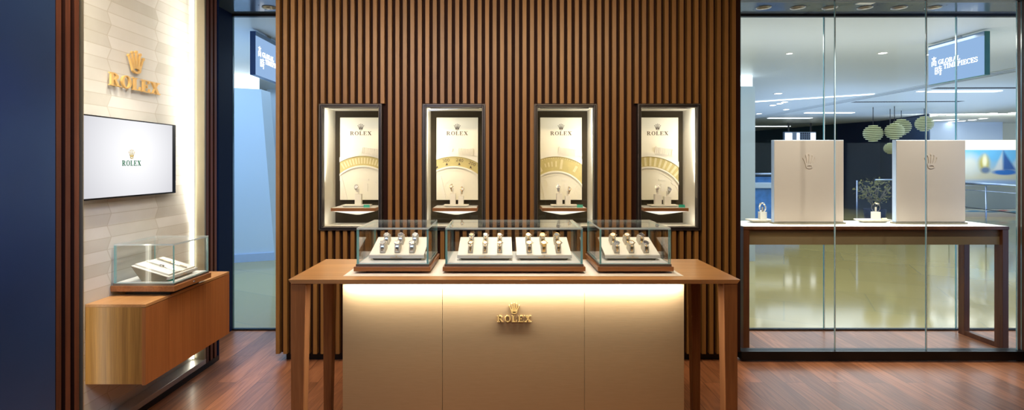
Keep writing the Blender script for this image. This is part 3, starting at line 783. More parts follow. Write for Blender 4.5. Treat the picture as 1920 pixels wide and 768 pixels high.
# ------------------------------------------------------------------ wrist watches
def cuff_pt(th, off=0.0):
    y = 0.030 - 0.030*math.cos(th); z = 0.046*(max(math.sin(th), 1e-6)**0.75)
    e_ = 1e-3
    y2 = 0.030 - 0.030*math.cos(th+e_); z2 = 0.046*(max(math.sin(th+e_), 1e-6)**0.75)
    t_ = Vector((0, y2-y, z2-z)).normalized(); nn = Vector((0, -t_.z, t_.y))
    return Vector((0, y, z)) + nn*off, t_, nn
def make_watch(kind, r=0.0165, bw=0.017, tone='steel', dial='dialw', bez='steel', ring=False, head=75):
    nm = 'wrist_watch'
    t = thing(nm, 'x', 'watch', (0,0,0))
    mats = {'steel': M['steel'], 'gold': M['goldm']}
    outer = mats['gold'] if tone == 'gold' else M['steel']
    inner = M['steel'] if tone == 'steel' else M['goldm']
    hth = R(head)
    a0, a1 = (R(6), R(max(150, head+38))) if not ring else (R(-100), R(250))
    links_o, links_c = MB(), MB()
    def pt(th, off):
        if not ring: return cuff_pt(th, off)
        c = Vector((0, 0.026, 0.030)); rad = Vector((0, -math.cos(th), math.sin(th)))
        nn = rad.copy(); t_ = Vector((0, math.sin(th), math.cos(th)))
        return c + Vector((0, rad.y*(0.027+off), rad.z*(0.031+off))), t_, nn
    n = 22 if not ring else 40
    gap = 0.28 if not ring else 0.30
    for k in range(n):
        th = a0 + (a1-a0)*(k+0.5)/n
        if abs(th-hth) < gap: continue
        p, t_, nn = pt(th, 0.0012)
        p2, _, _ = pt(th+(a1-a0)/n*0.5, 0.0012); hl = (p2-p).length*0.84
        ww = bw*(0.82 + 0.18*math.exp(-abs(th-hth)*1.2))
        def bar(mb, xa, xb, thick):
            q = []
            for nz in (0, thick):
                for (xx, tt) in ((xa,-hl),(xb,-hl),(xb,hl),(xa,hl)):
                    q.append(tuple(p + Vector((xx,0,0)) + t_*tt + nn*nz))
            mb.hexa(q[:4], q[4:])
        bar(links_o, -ww/2, -ww*0.19, 0.0022); bar(links_o, ww*0.19, ww/2, 0.0022)
        bar(links_c, -ww*0.17, ww*0.17, 0.0027)
    links_o.build('bracelet', outer, t, 0.0003, 1)
    links_c.build('center_links', inner, t, 0.0003, 1)['label'] = 'centre row of bracelet links'
    p, t_, nn = pt(hth, 0.0)
    rot = Matrix((Vector((1,0,0)), t_, nn)).transposed()
    def T(mb, base=0.001):
        mb.v = [tuple(p + rot @ (Vector(v) + Vector((0,0,base)))) for v in mb.v]; return mb
    mb = MB().lathe([(0.0001,0),(r*.92,0),(r,0.002),(r,0.0065),(r*.95,0.0075),(r*0.8,0.0075)], n=28)
    for sx in (-1, 1):
        for sy in (-1, 1):
            mb.hexa([(sx*bw*.30, sy*r*.6, 0.001),(sx*bw*.62, sy*r*.6, 0.001),(sx*bw*.56, sy*r*1.22, -0.002),(sx*bw*.34, sy*r*1.22, -0.002)],
                    [(sx*bw*.30, sy*r*.6, 0.006),(sx*bw*.62, sy*r*.6, 0.006),(sx*bw*.56, sy*r*1.22, 0.001),(sx*bw*.34, sy*r*1.22, 0.001)])
    T(mb).build('watch_case', outer, t)
    T(MB().lathe([(r*.98,0.0068),(r*.93,0.0092),(r*.78,0.0095),(r*.76,0.0075)], n=32)).build('bezel', M['goldm'] if bez == 'gold' else M[bez], t)
    T(MB().lathe([(0.0001,0.0078),(r*.78,0.0078)], n=28)).build('dial', M[dial], t)
    mb = MB()
    for k in range(12):
        a = 2*PI*k/12; c, s_ = math.cos(a), math.sin(a); w2 = 0.0006
        q = [(c*r*.56 - s_*w2, s_*r*.56 + c*w2), (c*r*.56 + s_*w2, s_*r*.56 - c*w2), (c*r*.7 + s_*w2, s_*r*.7 - c*w2), (c*r*.7 - s_*w2, s_*r*.7 + c*w2)]
        mb.prism([(x, y) for x, y in q], (0,0,0.0078), (1,0,0), (0,1,0), (0,0,1), 0.0005)
    mb.prism([(-.0005,-.002),(.0005,-.002),(.0004,r*.6),(-.0004,r*.6)], (0,0,0.0084), (1,0,0), (0,1,0), (0,0,1), 0.0003)
    mb.prism([(-.0006,-.0006),(-.0002,.0008),(-r*.42,r*.16),(-r*.42,r*.12)], (0,0,0.0088), (1,0,0), (0,1,0), (0,0,1), 0.0003)
    T(mb).build('hands', M['ink'] if dial != 'diald' else M['steel'], t)
    T(MB().lathe([(0.0001,0.004),(0.0024,0.004),(0.0026,0.0),(0.002,-0.001)], (r+0.001,0,0.004), 10, 'X')).build('winding_crown', outer, t)
    register(t)
    return t
KIND = {
 'steel white': lambda: make_watch('a'),
 'steel dark': lambda: make_watch('b', dial='diald'),
 'steel silver': lambda: make_watch('c', dial='dials', r=0.017),
 'steel blue': lambda: make_watch('d', dial='dialb'),
 'small white': lambda: make_watch('e', r=0.0135, bw=0.0135, tone='two', bez='gold'),
 'small blue': lambda: make_watch('f', r=0.0135, bw=0.0135, tone='two', dial='dialb', bez='gold'),
 'small gem': lambda: make_watch('g', r=0.0135, bw=0.0135, tone='two', dial='dialg', bez='steel'),
 'two white': lambda: make_watch('h', tone='two', bez='gold'),
 'two champagne': lambda: make_watch('i', tone='two', dial='dialg', bez='gold'),
 'gold white': lambda: make_watch('j', tone='gold', bez='gold'),
 'two slate': lambda: make_watch('k', tone='two', dial='diald', bez='gold'),
 'rose dark': lambda: make_watch('l', tone='two', dial='diald', bez='steel', r=0.0150),
 'stand white': lambda: make_watch('o', head=118),
 'stand dark': lambda: make_watch('p', dial='diald', head=118),
 'stand silver': lambda: make_watch('q', dial='dials', head=118, r=0.015),
 'stand small': lambda: make_watch('r', r=0.0135, bw=0.0125, tone='two', bez='gold', head=118),
 'ring': lambda: make_watch('m', tone='two', bez='gold', ring=True, head=75, r=0.017, bw=0.021),
 'lady ring': lambda: make_watch('n', tone='two', bez='gold', r=0.013, bw=0.012),
}
DESC = {
 'steel white': 'steel watch with white dial', 'steel dark': 'steel watch with dark dial', 'steel silver': 'steel watch with silver dial',
 'steel blue': 'steel watch with pale blue dial', 'small white': 'small gold-and-steel watch with white dial', 'small blue': 'small gold-and-steel watch with pale blue dial',
 'small gem': 'small gold-and-steel watch with champagne dial', 'two white': 'gold-and-steel watch with white dial', 'two champagne': 'gold-and-steel watch with champagne dial',
 'gold white': 'all-gold watch with white dial', 'two slate': 'gold-and-steel watch with dark dial', 'rose dark': 'two-tone watch with dark dial', 'stand white': 'steel watch with white dial', 'stand dark': 'steel watch with dark dial', 'stand silver': 'steel watch with silver dial', 'stand small': 'small two-tone watch', 'ring': 'gold watch', 'lady ring': 'small two-tone watch',
}
USED = set()
def place_watch(kind, loc, rot, label, group):
    if kind not in USED: KIND[kind] = KIND[kind]()
    pr = KIND[kind]
    if kind in USED: o = copy_tree(pr)
    else: o = pr; USED.add(kind)
    o.location = loc; o.rotation_euler = rot
    o['label'] = label; o['group'] = group
    return o

ca, sa = math.cos(TILT), math.sin(TILT)
def tray(loc, label, rows, tname, group):
    """rows = (front kinds, back kinds)"""
    t = thing('watch_tray', label, 'watch tray', loc, 'watch trays in the counter cases')
    cuffs = []
    for s, kinds in ((0.020, rows[0]), (0.118, rows[1])):
        for i, k in enumerate(kinds):
            cuffs.append(((i-1)*0.076, s, 0.028 if not k.startswith('small') else 0.026))
    tray_parts(t, cuffs)
    for rn, s, kinds in (('front', 0.020, rows[0]), ('back', 0.118, rows[1])):
        for i, k in enumerate(kinds):
            x = (i-1)*0.076
            P = Vector(loc) + Vector((x, s*ca, 0.028 + s*sa))
            pos = ('screen end', 'middle', 'partition end')[i]
            place_watch(k, P, (TILT, 0, 0), '%s, %s row %s, %s' % (DESC[k], rn, pos, tname), group)
ZF = 0.9552
tray((-0.535, 2.75, ZF), 'ivory tilted tray of six watches in the case nearer the wall screen',
     (('steel silver', 'steel white', 'steel white'), ('steel silver', 'steel dark', 'steel silver')), 'tray nearest the screen', 'watches in the screen-side case')
tray((-0.079, 2.75, ZF), 'ivory tilted tray of six small watches in the long middle case',
     (('small white', 'small white', 'small blue'), ('small gem', 'small gem', 'small blue')), "middle case's first tray", "watches on the middle case's first tray")
tray((0.2266, 2.75, ZF), 'ivory tilted tray with an all-gold watch in the long middle case',
     (('two white', 'gold white', 'two white'), ('two white', 'two champagne', 'two slate')), "middle case's second tray", "watches on the middle case's second tray")
tray((0.682, 2.75, ZF), 'ivory tilted tray of six watches in the case nearer the glass partition',
     (('rose dark', 'two white', 'rose dark'), ('two white', 'two white', 'rose dark')), 'tray nearest the partition', 'watches in the partition-side case')

# ================================================================== COUNTER TABLE
t = thing('counter_table', 'long walnut counter with cream front panel and gold crown logo', 'counter', (0.066, 2.8, 0))
TX0, TX1, TY0, TY1 = -1.006, 1.1395, 2.529, 3.079
mb = MB()
mb.hexa([(TX0+0.012, TY0+0.006, TZ-0.022), (TX1-0.012, TY0+0.006, TZ-0.022), (TX1-0.012, TY1-0.006, TZ-0.022), (TX0+0.012, TY1-0.006, TZ-0.022)],
        [(TX0, TY0, TZ-0.001), (TX1, TY0, TZ-0.001), (TX1, TY1, TZ-0.001), (TX0, TY1, TZ-0.001)])
mb.build('table_top', M['top'], t, 0.001)
MB().box(-0.769, 0.897, 2.608, 3.05, TZ-0.0009, TZ).build('leather_inlay', M['cream'], t)['label'] = 'ivory leather inlay'
def leg(x0t, x1t, x0b, x1b, y0, y1, y1b):
    mb = MB()
    z1 = TZ-0.0225
    mb.hexa([(x0b, y0, 0), (x1b, y0, 0), (x1b, y1b, 0), (x0b, y1b, 0)], [(x0t, y0, z1), (x1t, y0, z1), (x1t, y1, z1), (x0t, y1, z1)])
    mb.build('leg', M['leg'], t, 0.003)
leg(-0.998, -0.926, -0.998, -0.942, 2.54, 2.61, 2.60)
leg(1.064, 1.131, 1.076, 1.131, 2.54, 2.61, 2.60)
leg(-1.000, -0.938, -0.996, -0.955, 3.005, 3.068, 3.055)
leg(1.074, 1.131, 1.088, 1.127, 3.005, 3.068, 3.055)
seams = [-0.769, px(829.5, 2.6), px(1096, 2.6), 0.897]
for i in range(3):
    MB().box(seams[i]+0.0008, seams[i+1]-0.0008, 2.60, 2.618, 0.02, TZ-0.0225).build('front_panel', M['counter'], t, 0.0008)
MB().box(-0.765, 0.893, 2.618, 3.0, 0.0, TZ-0.0225).build('carcass', M['apron'], t)
MB().box(-0.76, 0.888, 2.562, 2.570, TZ-0.030, TZ-0.0225).build('led_channel', M['alu'], t)
a = area('counter_strip_light', (0.064, 2.575, TZ-0.032), (0.064, 2.590, 0.4), 1.64, 0.012, 12, (0.94, 0.96, 1.0))
rel_sign('', '', (px(932, 2.6), 2.60, pz(602.5, 2.6)), (1,0,0), (0,0,1), (0,-1,0), px(996, 2.6)-px(932, 2.6), 0.031, 0.050, 0.057, 0.008, 0.006, M['brassd'], 0.001, parent=t)

# ================================================================== WALL CASE TRAY (sideways) with two watches laid flat
t = thing('watch_tray', 'ivory tilted tray with two open watches in the cabinet case', 'watch tray', (0,0,0))
tray_parts(t, [])
# layered boards on top
h = 0.14
def A_(x, s, n): return (x, s*ca - n*sa, 0.028 + s*sa + n*ca)
for (xa, xb, s0, s1, n0, n1) in ((-0.125, -0.01, 0.01, 0.212, 0.0004, 0.010), (0.0, 0.13, 0.01, 0.212, 0.0004, 0.007)):
    mb = MB(); mb.hexa([A_(xa,s0,n0), A_(xb,s0,n0), A_(xb,s1,n0), A_(xa,s1,n0)], [A_(xa,s0,n1), A_(xb,s0,n1), A_(xb,s1,n1), A_(xa,s1,n1)])
    mb.build('raised_board', M['pad'], t, 0.001)
t.location = (-1.865, 3.14, 0.7892)
t.rotation_euler = (0, 0, PI/2)
def flat_watch(x, tone, dial, label):
    r, bw = 0.0135, 0.014
    o = thing('wrist_watch', label, 'watch', (0,0,0), 'open watches laid flat in the cabinet case')
    outer = M['steel']; inner = M['goldm'] if tone == 'two' else M['steel']
    nb = 0.0105
    lo, lc = MB(), MB()
    for k in range(24):
        s = 0.018 + k*0.0076
        if abs(s-0.108) < 0.014: continue
        def q(mb, xa, xb, th): mb.hexa([A_(xa,s,nb),A_(xb,s,nb),A_(xb,s+0.0066,nb),A_(xa,s+0.0066,nb)], [A_(xa,s,nb+th),A_(xb,s,nb+th),A_(xb,s+0.0066,nb+th),A_(xa,s+0.0066,nb+th)])
        q(lo, x-bw/2, x-bw*.19, .0035); q(lo, x+bw*.19, x+bw/2, .0035); q(lc, x-bw*.17, x+bw*.17, .004)
    lo.build('bracelet', outer, o); lc.build('center_links', inner, o)
    c = Vector(A_(x, 0.108, nb)); N_ = Vector((0,-sa,ca)); T_ = Vector((0,ca,sa))
    rot = Matrix((Vector((1,0,0)), T_, N_)).transposed()
    def TT(mb): mb.v = [tuple(c + rot @ Vector(v)) for v in mb.v]; return mb
    TT(MB().lathe([(0.0001,0),(r,0),(r,0.0075),(r*.8,0.008)], n=24)).build('watch_case', outer, o)
    TT(MB().lathe([(r*.98,0.0075),(r*.9,0.0095),(r*.76,0.009),(r*.76,0.008)], n=24)).build('bezel', inner, o)
    TT(MB().lathe([(0.0001,0.0082),(r*.78,0.0082)], n=24)).build('dial', M[dial], o)
    o.location = (-1.865, 3.14, 0.7892); o.rotation_euler = (0,0,PI/2)
flat_watch(-0.045, 'steel', 'diald', 'steel watch lying open on the cabinet tray, nearer the viewer')
flat_watch(0.055, 'two', 'dialw', 'gold-and-steel watch lying open on the cabinet tray, farther from the viewer')

def green_tag(cx, cy, z, w_, h_, label, rotz=0.0):
    t = thing('green_card', label, 'tent card', (cx, cy, z), 'small green cards beside the watches')
    mb = MB(); mb.prism([(-h_*0.35, 0), (h_*0.35, 0), (0.0015, h_), (-0.0015, h_)], (cx-w_/2, cy, z), (0,1,0), (0,0,1), (1,0,0), w_)
    mb.build('card', M['green'], t)
    mb = MB()
    V_ = Vector((0, h_*0.35, h_)).normalized(); N_ = Vector((0, -V_.z, V_.y))
    put_polys(mb, CROWN, Vector((cx, cy-h_*0.35, z)) + V_*h_*0.35, (1,0,0), V_, N_, h_*0.55, h_*0.5, 0.0003)
    mb.build('crown_print', M['goldpale'], t)
    t.rotation_euler = (0,0,rotz)
    return t
green_tag(-1.878, 3.035, 0.7892, 0.04, 0.022, 'small green card at corner of the tray in the cabinet case', R(35))

# ================================================================== NICHES
def clip_poly(poly, x0, x1, z0, z1):
    def clip(ps, inside, inter):
        out = []
        for i in range(len(ps)):
            a, b = ps[i-1], ps[i]
            ia, ib = inside(a), inside(b)
            if ib:
                if not ia: out.append(inter(a, b))
                out.append(b)
            elif ia: out.append(inter(a, b))
        return out
    def lx(v): return lambda a, b: (v, a[1]+(b[1]-a[1])*(v-a[0])/(b[0]-a[0]))
    def lz(v): return lambda a, b: (a[0]+(b[0]-a[0])*(v-a[1])/(b[1]-a[1]), v)
    for ins, it in ((lambda p: p[0] >= x0, lx(x0)), (lambda p: p[0] <= x1, lx(x1)), (lambda p: p[1] >= z0, lz(z0)), (lambda p: p[1] <= z1, lz(z1))):
        poly = clip(poly, ins, it)
        if len(poly) < 3: return None
    return poly

PW, PZ0, PZ1, PY = 0.327, 1.172, 1.818, 4.185
def relief(mb, polys, cx, depth, base=0.0):
    for q in polys:
        c = clip_poly(q, cx-PW/2+0.001, cx+PW/2-0.001, PZ0+0.001, PZ1-0.001)
        if c: mb.prism(c, (0, PY-base, 0), (1,0,0), (0,0,1), (0,-1,0), depth)
def ring_polys(cx, cz, r0, r1, a0=5, a1=175, n=64): return arc(cx, cz, r0, r0, r1, r1, a0, a1, n)
def rot_rect(cx, cz, w_, h_, ang):
    c, s_ = math.cos(ang), math.sin(ang)
    return [(cx+x*c-z*s_, cz+x*s_+z*c) for x, z in ((-w_/2,-h_/2),(w_/2,-h_/2),(w_/2,h_/2),(-w_/2,h_/2))]
def polar_rect(cx, cz, r, a, w_, h_): 
    a = R(a); return rot_rect(cx+r*math.cos(a), cz+r*math.sin(a), w_, h_, a-PI/2)

def niche(i, cx, label, side, blocks, tag_x):
    t = thing('display_niche', label, 'wall niche', (cx, 4.0, NZ0), 'lit niches in the slatted wall')
    x0, x1 = cx-NW/2, cx+NW/2
    fy0, fy1 = WY-0.012, WY+0.045
    f = 0.026
    mb = MB()
    mb.box(x0, x0+f, fy0, fy1, NZ0, NZ1); mb.box(x1-f, x1, fy0, fy1, NZ0, NZ1)
    mb.box(x0+f, x1-f, fy0, fy1, NZ0, NZ0+f); mb.box(x0+f, x1-f, fy0, fy1, NZ1-f, NZ1)
    mb.build('frame', M['frame'], t, 0.003)
    mb = MB()
    q = 0.011
    mb.box(x0+q, x0+q+0.006, fy0-0.004, fy0, NZ0+q, NZ1-q); mb.box(x1-q-0.006, x1-q, fy0-0.004, fy0, NZ0+q, NZ1-q)
    mb.box(x0+q, x1-q, fy0-0.004, fy0, NZ0+q, NZ0+q+0.006); mb.box(x0+q, x1-q, fy0-0.004, fy0, NZ1-q-0.006, NZ1-q)
    mb.build('frame_bead', M['black'], t)
    ix0, ix1, iz0, iz1, by = x0+0.020, x1-0.020, NZ0+0.020, NZ1-0.020, 4.22
    MB().box(ix0-0.008, ix0, fy1, by, iz0, iz1).build('side_panel', M['cream'], t)
    MB().box(ix1, ix1+0.008, fy1, by, iz0, iz1).build('side_panel', M['cream'], t)
    MB().box(ix0-0.008, ix1+0.008, fy1, by, iz0-0.008, iz0).build('floor_panel', M['cream'], t)
    MB().box(ix0-0.008, ix1+0.008, fy1, by, iz1, iz1+0.008).build('ceiling_panel', M['cream'], t)
    MB().box(ix0-0.008, ix1+0.008, by, by+0.01, iz0-0.008, iz1+0.008).build('back_panel', M['taupe'], t)
    pane('glass_pane', x0+f-0.004, x1-f+0.004, fy1-0.016, fy1-0.010, NZ0+f-0.004, NZ1-f+0.004, t)
    p = MB().box(cx-PW/2, cx+PW/2, PY, PY+0.025, PZ0, PZ1).build('poster_panel', M['poster'], t, 0.002)
    # lettering
    mb = MB(); tw = 0.168
    put_text(mb, 'ROLEX', (cx-tw/2, PY, 1.451+0.228), (1,0,0), (0,0,1), (0,-1,0), tw, 0.030, 0.0015, 0.14)
    put_polys(mb, CROWN, (cx, PY, 1.451+0.268), (1,0,0), (0,0,1), (0,-1,0), 0.048, 0.050, 0.0015)
    mb.build('logo', M['ink'], p)['label'] = 'dark crown and lettering'
    k = 0.001365
    Rr, th, dx, zt = [(0.355, 0.074, 0.02, 1.517), (0.38, 0.074, -0.025, 1.512), (0.36, 0.112, -0.04, 1.512), (0.36, 0.078, -0.07, 1.512)][i]
    ox, oz = cx+dx, zt-Rr
    band = MB(); relief(band, ring_polys(ox, oz, Rr-th, Rr), cx, 0.006); band.build('gold_band', M['goldband'] if i != 0 else M['goldband'], p)['label'] = 'matt gold curved band'
    mb = MB()
    relief(mb, ring_polys(ox, oz, Rr, Rr+0.034), cx, 0.015)
    relief(mb, ring_polys(ox, oz, Rr-th-0.012, Rr-th), cx, 0.014)
    relief(mb, ring_polys(ox, oz, Rr-th-0.036, Rr-th-0.030), cx, 0.004)
    relief(mb, ring_polys(ox, oz, Rr-th-0.018, Rr-th-0.012), cx, 0.004)
    for a in range(30, 155, 5):     # minute marks
        relief(mb, [polar_rect(ox, oz, Rr-th-0.024, a, 0.002, 0.008)], cx, 0.004)
    # fluted knob
    kx, kz, ka = [(cx+0.075, 1.553, -8), (cx+0.062, 1.55, -4), (cx+0.052, 1.548, -8), (cx+0.05, 1.551, -8)][i]
    kw, kh = 0.15 if i != 1 else 0.13, 0.062
    relief(mb, [rot_rect(kx, kz, kw*0.94, kh*1.06, R(ka)), rot_rect(kx, kz, kw, kh*0.8, R(ka))], cx, 0.020)
    nf = 11
    for j in range(nf):
        u = (j-(nf-1)/2)*kw*0.84/nf
        relief(mb, [rot_rect(kx+u*math.cos(R(ka)), kz+u*math.sin(R(ka)), kw*0.045, kh*0.78, R(ka))], cx, 0.027)
    if i in (1, 2):   # case lugs beside the knob
        relief(mb, [[(cx-0.163, zt+0.012), (cx-0.04, zt+0.03), (cx-0.03, 1.575), (cx-0.07, 1.58), (cx-0.163, zt+0.032)]], cx, 0.010)
        relief(mb, [[(cx+0.12, zt+0.01), (cx+0.163, zt), (cx+0.163, 1.535), (cx+0.14, 1.55)]], cx, 0.010)
    if i in (1, 2):   # sub dial circles
        for (sx_, sz_, sr_) in ((-0.017, 1.255, 0.085),) if i == 1 else ((-0.15, 1.29, 0.05), (0.15, 1.245, 0.05)):
            relief(mb, ring_polys(cx+sx_, sz_, sr_-0.004, sr_, 0, 360, 40), cx, 0.004)
            relief(mb, ring_polys(cx+sx_, sz_, sr_*0.62-0.002, sr_*0.62, 0, 360, 30), cx, 0.004)
            for a in range(0, 360, 20): relief(mb, [polar_rect(cx+sx_, sz_, sr_*0.86, a, 0.003, 0.008)], cx, 0.004)
    # watch hands and hour blocks
    relief(mb, [rot_rect(cx-0.135 + (0.02 if i == 1 else 0), 1.26, 0.022, 0.20, R(14 if i != 1 else 12))], cx, 0.008)
    relief(mb, [rot_rect(cx+(0.035 if i != 1 else 0.02), 1.33, 0.055, 0.014, 0)], cx, 0.006)
    relief(mb, [rot_rect(cx+0.12, 1.30, 0.03, 0.012, R(-50))], cx, 0.006)
    relief(mb, [rot_rect(cx+0.04, 1.27, 0.03, 0.06, 0)], cx, 0.006)
    mb.build('relief', M['relief'], p)['label'] = 'raised ivory relief of a watch'
    mb = MB(); mk = MB()
    if i == 0:
        for a in range(64, 122, 4): relief(mk, [polar_rect(ox, oz, Rr-th/2, a, 0.012, th*0.62)], cx, 0.002, 0.006)
    if i == 1:
        for (txt, a) in (('300', 100.0), ('240', 82.5), ('200', 66), ('0', 114)):
            ps, wd = text_polys(txt, 0.12)
            hgt = 0.024; aw = hgt*0.95; ra = R(a)
            c0 = (ox+(Rr-0.026)*math.cos(ra), oz+(Rr-0.026)*math.sin(ra)); c_, s_ = math.cos(ra-PI/2), math.sin(ra-PI/2)
            for q in ps:
                relief(mb, [[(c0[0]+((u-wd/2)*aw)*c_-((v-.5)*hgt)*s_, c0[1]+((u-wd/2)*aw)*s_+((v-.5)*hgt)*c_) for u, v in q]], cx, 0.0015, 0.006)
            c1 = (ox+(Rr-0.056)*math.cos(ra), oz+(Rr-0.056)*math.sin(ra))
            relief(mb, [[(c1[0]-0.010*c_, c1[1]-0.010*s_-0.008), (c1[0]+0.010*c_, c1[1]+0.010*s_-0.008), (c1[0], c1[1]+0.013)]], cx, 0.0015, 0.006)
    if i == 2:
        for a, w2, h2 in ((116, .03, .07), (106, .010, .03), (101, .010, .035), (96, .010, .04), (90, .010, .045), (82, .018, .075), (60, .02, .05)):
            relief(mk, [polar_rect(ox, oz, Rr-th*0.52, a, w2, h2)], cx, 0.003, 0.006)
        for a in range(60, 125, 3): relief(mk, [polar_rect(ox, oz, Rr-0.012, a, 0.008, 0.006)], cx, 0.002, 0.006)
    if i == 3:
        for a in range(46, 130, 7): relief(mk, [polar_rect(ox, oz, Rr-th/2, a, 0.018, th*0.86)], cx, 0.003, 0.006)
    if mk.v: mk.build('band_marks', M['goldpale'], p)
    if mb.v: mb.build('band_numerals', M['ink'], p)['label'] = 'dark numerals and arrow marks'
    # shelf with tapered white underside
    sw = 0.333; sz = 1.126
    MB().box(cx-sw/2, cx+sw/2, 3.965, by-0.001, sz-0.024, sz).build('shelf', M['wood_x'], t, 0.001)
    MB().box(cx-sw/2+0.005, cx+sw/2-0.005, 3.972, by-0.002, sz+0.0001, sz+0.0015).build('shelf_liner', M['white'], t)
    mb = MB(); mb.hexa([(cx-0.015, 4.10, sz-0.062), (cx+0.015, 4.10, sz-0.062), (cx+0.015, by-0.001, sz-0.062), (cx-0.015, by-0.001, sz-0.062)],
                       [(cx-sw/2+0.004, 3.972, sz-0.0245), (cx+sw/2-0.004, 3.972, sz-0.0245), (cx+sw/2-0.004, by-0.001, sz-0.0245), (cx-sw/2+0.004, by-0.001, sz-0.0245)])
    mb.build('shelf_bracket', M['white'], t)
    # lights of the niche: top strip and vertical strip at the outer front corner
    MB().box(ix0+0.03, ix1-0.03, fy1+0.012, fy1+0.03, iz1-0.008, iz1-0.0005).build('light_channel', M['alu'], t)
    area('niche_top_light', (cx, fy1+0.021, iz1-0.010), (cx, fy1+0.15, 1.2), 0.36, 0.016, 0.36, (1.0, 0.95, 0.84))
    area('niche_floor_light', (cx, fy1+0.02, iz0+0.008), (cx, fy1+0.12, 1.3), 0.36, 0.012, 0.30, (1.0, 0.95, 0.84))
    xs_ = ix0+0.008 if side < 0 else ix1-0.008
    a = area('niche_edge_light', (xs_, fy1+0.006, 1.43), (xs_-side*0.0, 4.2, 1.43), 0.008, 0.84, 1.25, (1.0, 0.97, 0.88))
    a.rotation_euler = Vector((side*0.08, 1, 0)).to_track_quat('-Z', 'Z').to_euler()
    ztop = sz+0.0016
    return t, ztop

NL = ['lit niche with one watch, nearest the narrow window', 'lit niche whose gold band reads 300 and 240', 'lit niche with gold band of broad hour bars and a green card', 'lit niche with striped gold band, nearest the glass partition']
WHERE = ['niche nearest the narrow window', 'niche reading 300 and 240', 'niche with broad hour bars', 'niche nearest the glass partition']
#       tray x-range(px), blocks [(x0,x1,ytop,kind)], tag px
NB = [((643.7, 694.9), [(665, 677, 363.6, 'stand white')], (682, 693)),
      ((832.7, 878.6), [(843.7, 854, 362.6, 'stand small'), (859, 869, 367.5, 'stand small')], None),
      ((1033, 1082), [(1044, 1054.6, 362.6, 'stand dark'), (1060, 1070, 367.5, 'stand small')], (1082, 1092.7)),
      ((1216.7, 1269.8), [(1228.4, 1241, 364, 'stand dark'), (1246, 1258.4, 368, 'stand silver')], (1272.7, 1283.8))]
YT = 4.07
def dish(name, label, x0, x1, y0, y1, z, h_, taper, mat, group=None, cat='tray'):
    cx, cy = (x0+x1)/2, (y0+y1)/2
    mb = MB(); m_ = taper
    mb.hexa([(x0+m_, y0+m_, z), (x1-m_, y0+m_, z), (x1-m_, y1-m_, z), (x0+m_, y1-m_, z)], [(x0, y0, z+h_*0.7), (x1, y0, z+h_*0.7), (x1, y1, z+h_*0.7), (x0, y1, z+h_*0.7)])
    mb.box(x0, x1, y0, y1, z+h_*0.7, z+h_)
    o = mb.build(name, mat, None, 0.001, loc=(cx, cy, z)); tag(o, label, cat, group); return o
def block(x0, x1, y0, y1, z0, z1, label, group):
    t = thing('watch_stand', label, 'watch stand', ((x0+x1)/2, (y0+y1)/2, z0), group)
    MB().box(x0, x1, y0, y1, z0, z1).build('block', M['pad'], t, 0.0015)
    cx, cy = (x0+x1)/2, (y0+y1)/2
    MB().box(cx-0.006, cx+0.006, cy-0.004, cy+0.004, z1, z1+0.040).build('clip', M['cuff'], t)
    return t
for i, cx in enumerate(NICHES):
    t, zt = niche(i, cx, NL[i], -1 if i < 2 else 1, NB[i][1], NB[i][2])
    (a, b), bl, tg = NB[i]
    dish('watch_plinth', 'shallow ivory plinth on wooden shelf, ' + WHERE[i], px(a, YT), px(b, YT), YT-0.055, YT+0.055, zt, 0.016, 0.02, M['pad'], 'ivory plinths in the wall niches', 'plinth')
    for j, (p0, p1, yt, kd) in enumerate(bl):
        x0, x1 = px(p0, YT-0.02), px(p1, YT-0.02)
        which = '' if len(bl) == 1 else (', taller one' if j == 0 else ', shorter one')
        z1 = pz(yt, YT-0.02)
        block(x0, x1, YT-0.02, YT+0.02, zt+0.0162, z1, 'ivory block stand, ' + WHERE[i] + which, 'block stands in the wall niches')
        wn = '' if len(bl) == 1 else (', taller stand' if j == 0 else ', shorter stand')
        ks = 1.15 if kd != 'lady ring' else 1.0
        o = place_watch(kd, ((x0+x1)/2, YT+0.030, z1+0.020), (R(104), 0, R(-12 if j == 0 else 10)), DESC[kd] + ', ' + WHERE[i] + wn, 'watches in the wall niches')
    if tg:
        green_tag(px((tg[0]+tg[1])/2, 4.0), 4.0, zt, px(tg[1], 4.0)-px(tg[0], 4.0), 0.021, 'small green card on shelf, ' + WHERE[i])

# ================================================================== WINDOW DISPLAY TABLE (behind the partition)
t = thing('display_table', 'dark walnut table with white top standing behind the glass partition', 'table', (2.945, 4.39, 0))
DX0, DX1, DY0, DY1, DZ = 1.905, 3.99, 4.18, 4.60, 0.965
MB().box(DX0, DX1, DY0, DY1, DZ-0.026, DZ-0.003).build('table_top', M['leg_dark'], t, 0.001)
MB().box(DX0+0.006, DX1-0.006, DY0+0.006, DY1-0.004, DZ-0.003, DZ).build('top_liner', M['white'], t)['label'] = 'white liner'
MB().box(DX0+0.05, DX1-0.05, DY0+0.03, DY0+0.045, 0.817, DZ-0.0265).build('apron', M['apron'], t)['label'] = 'bronze fabric apron'
for xa in (DX0+0.002, DX1-0.050):
    MB().box(xa, xa+0.048, DY0+0.003, DY0+0.075, 0.0, DZ-0.0265).build('leg', M['leg_dark'], t, 0.002)
    MB().box(xa, xa+0.048, DY1-0.07, DY1-0.01, 0.0, DZ-0.0265).build('leg', M['leg_dark'], t, 0.002)
    MB().box(xa, xa+0.048, DY0+0.0755, DY1-0.0705, 0.0, 0.04).build('foot_rail', M['leg_dark'], t, 0.002)
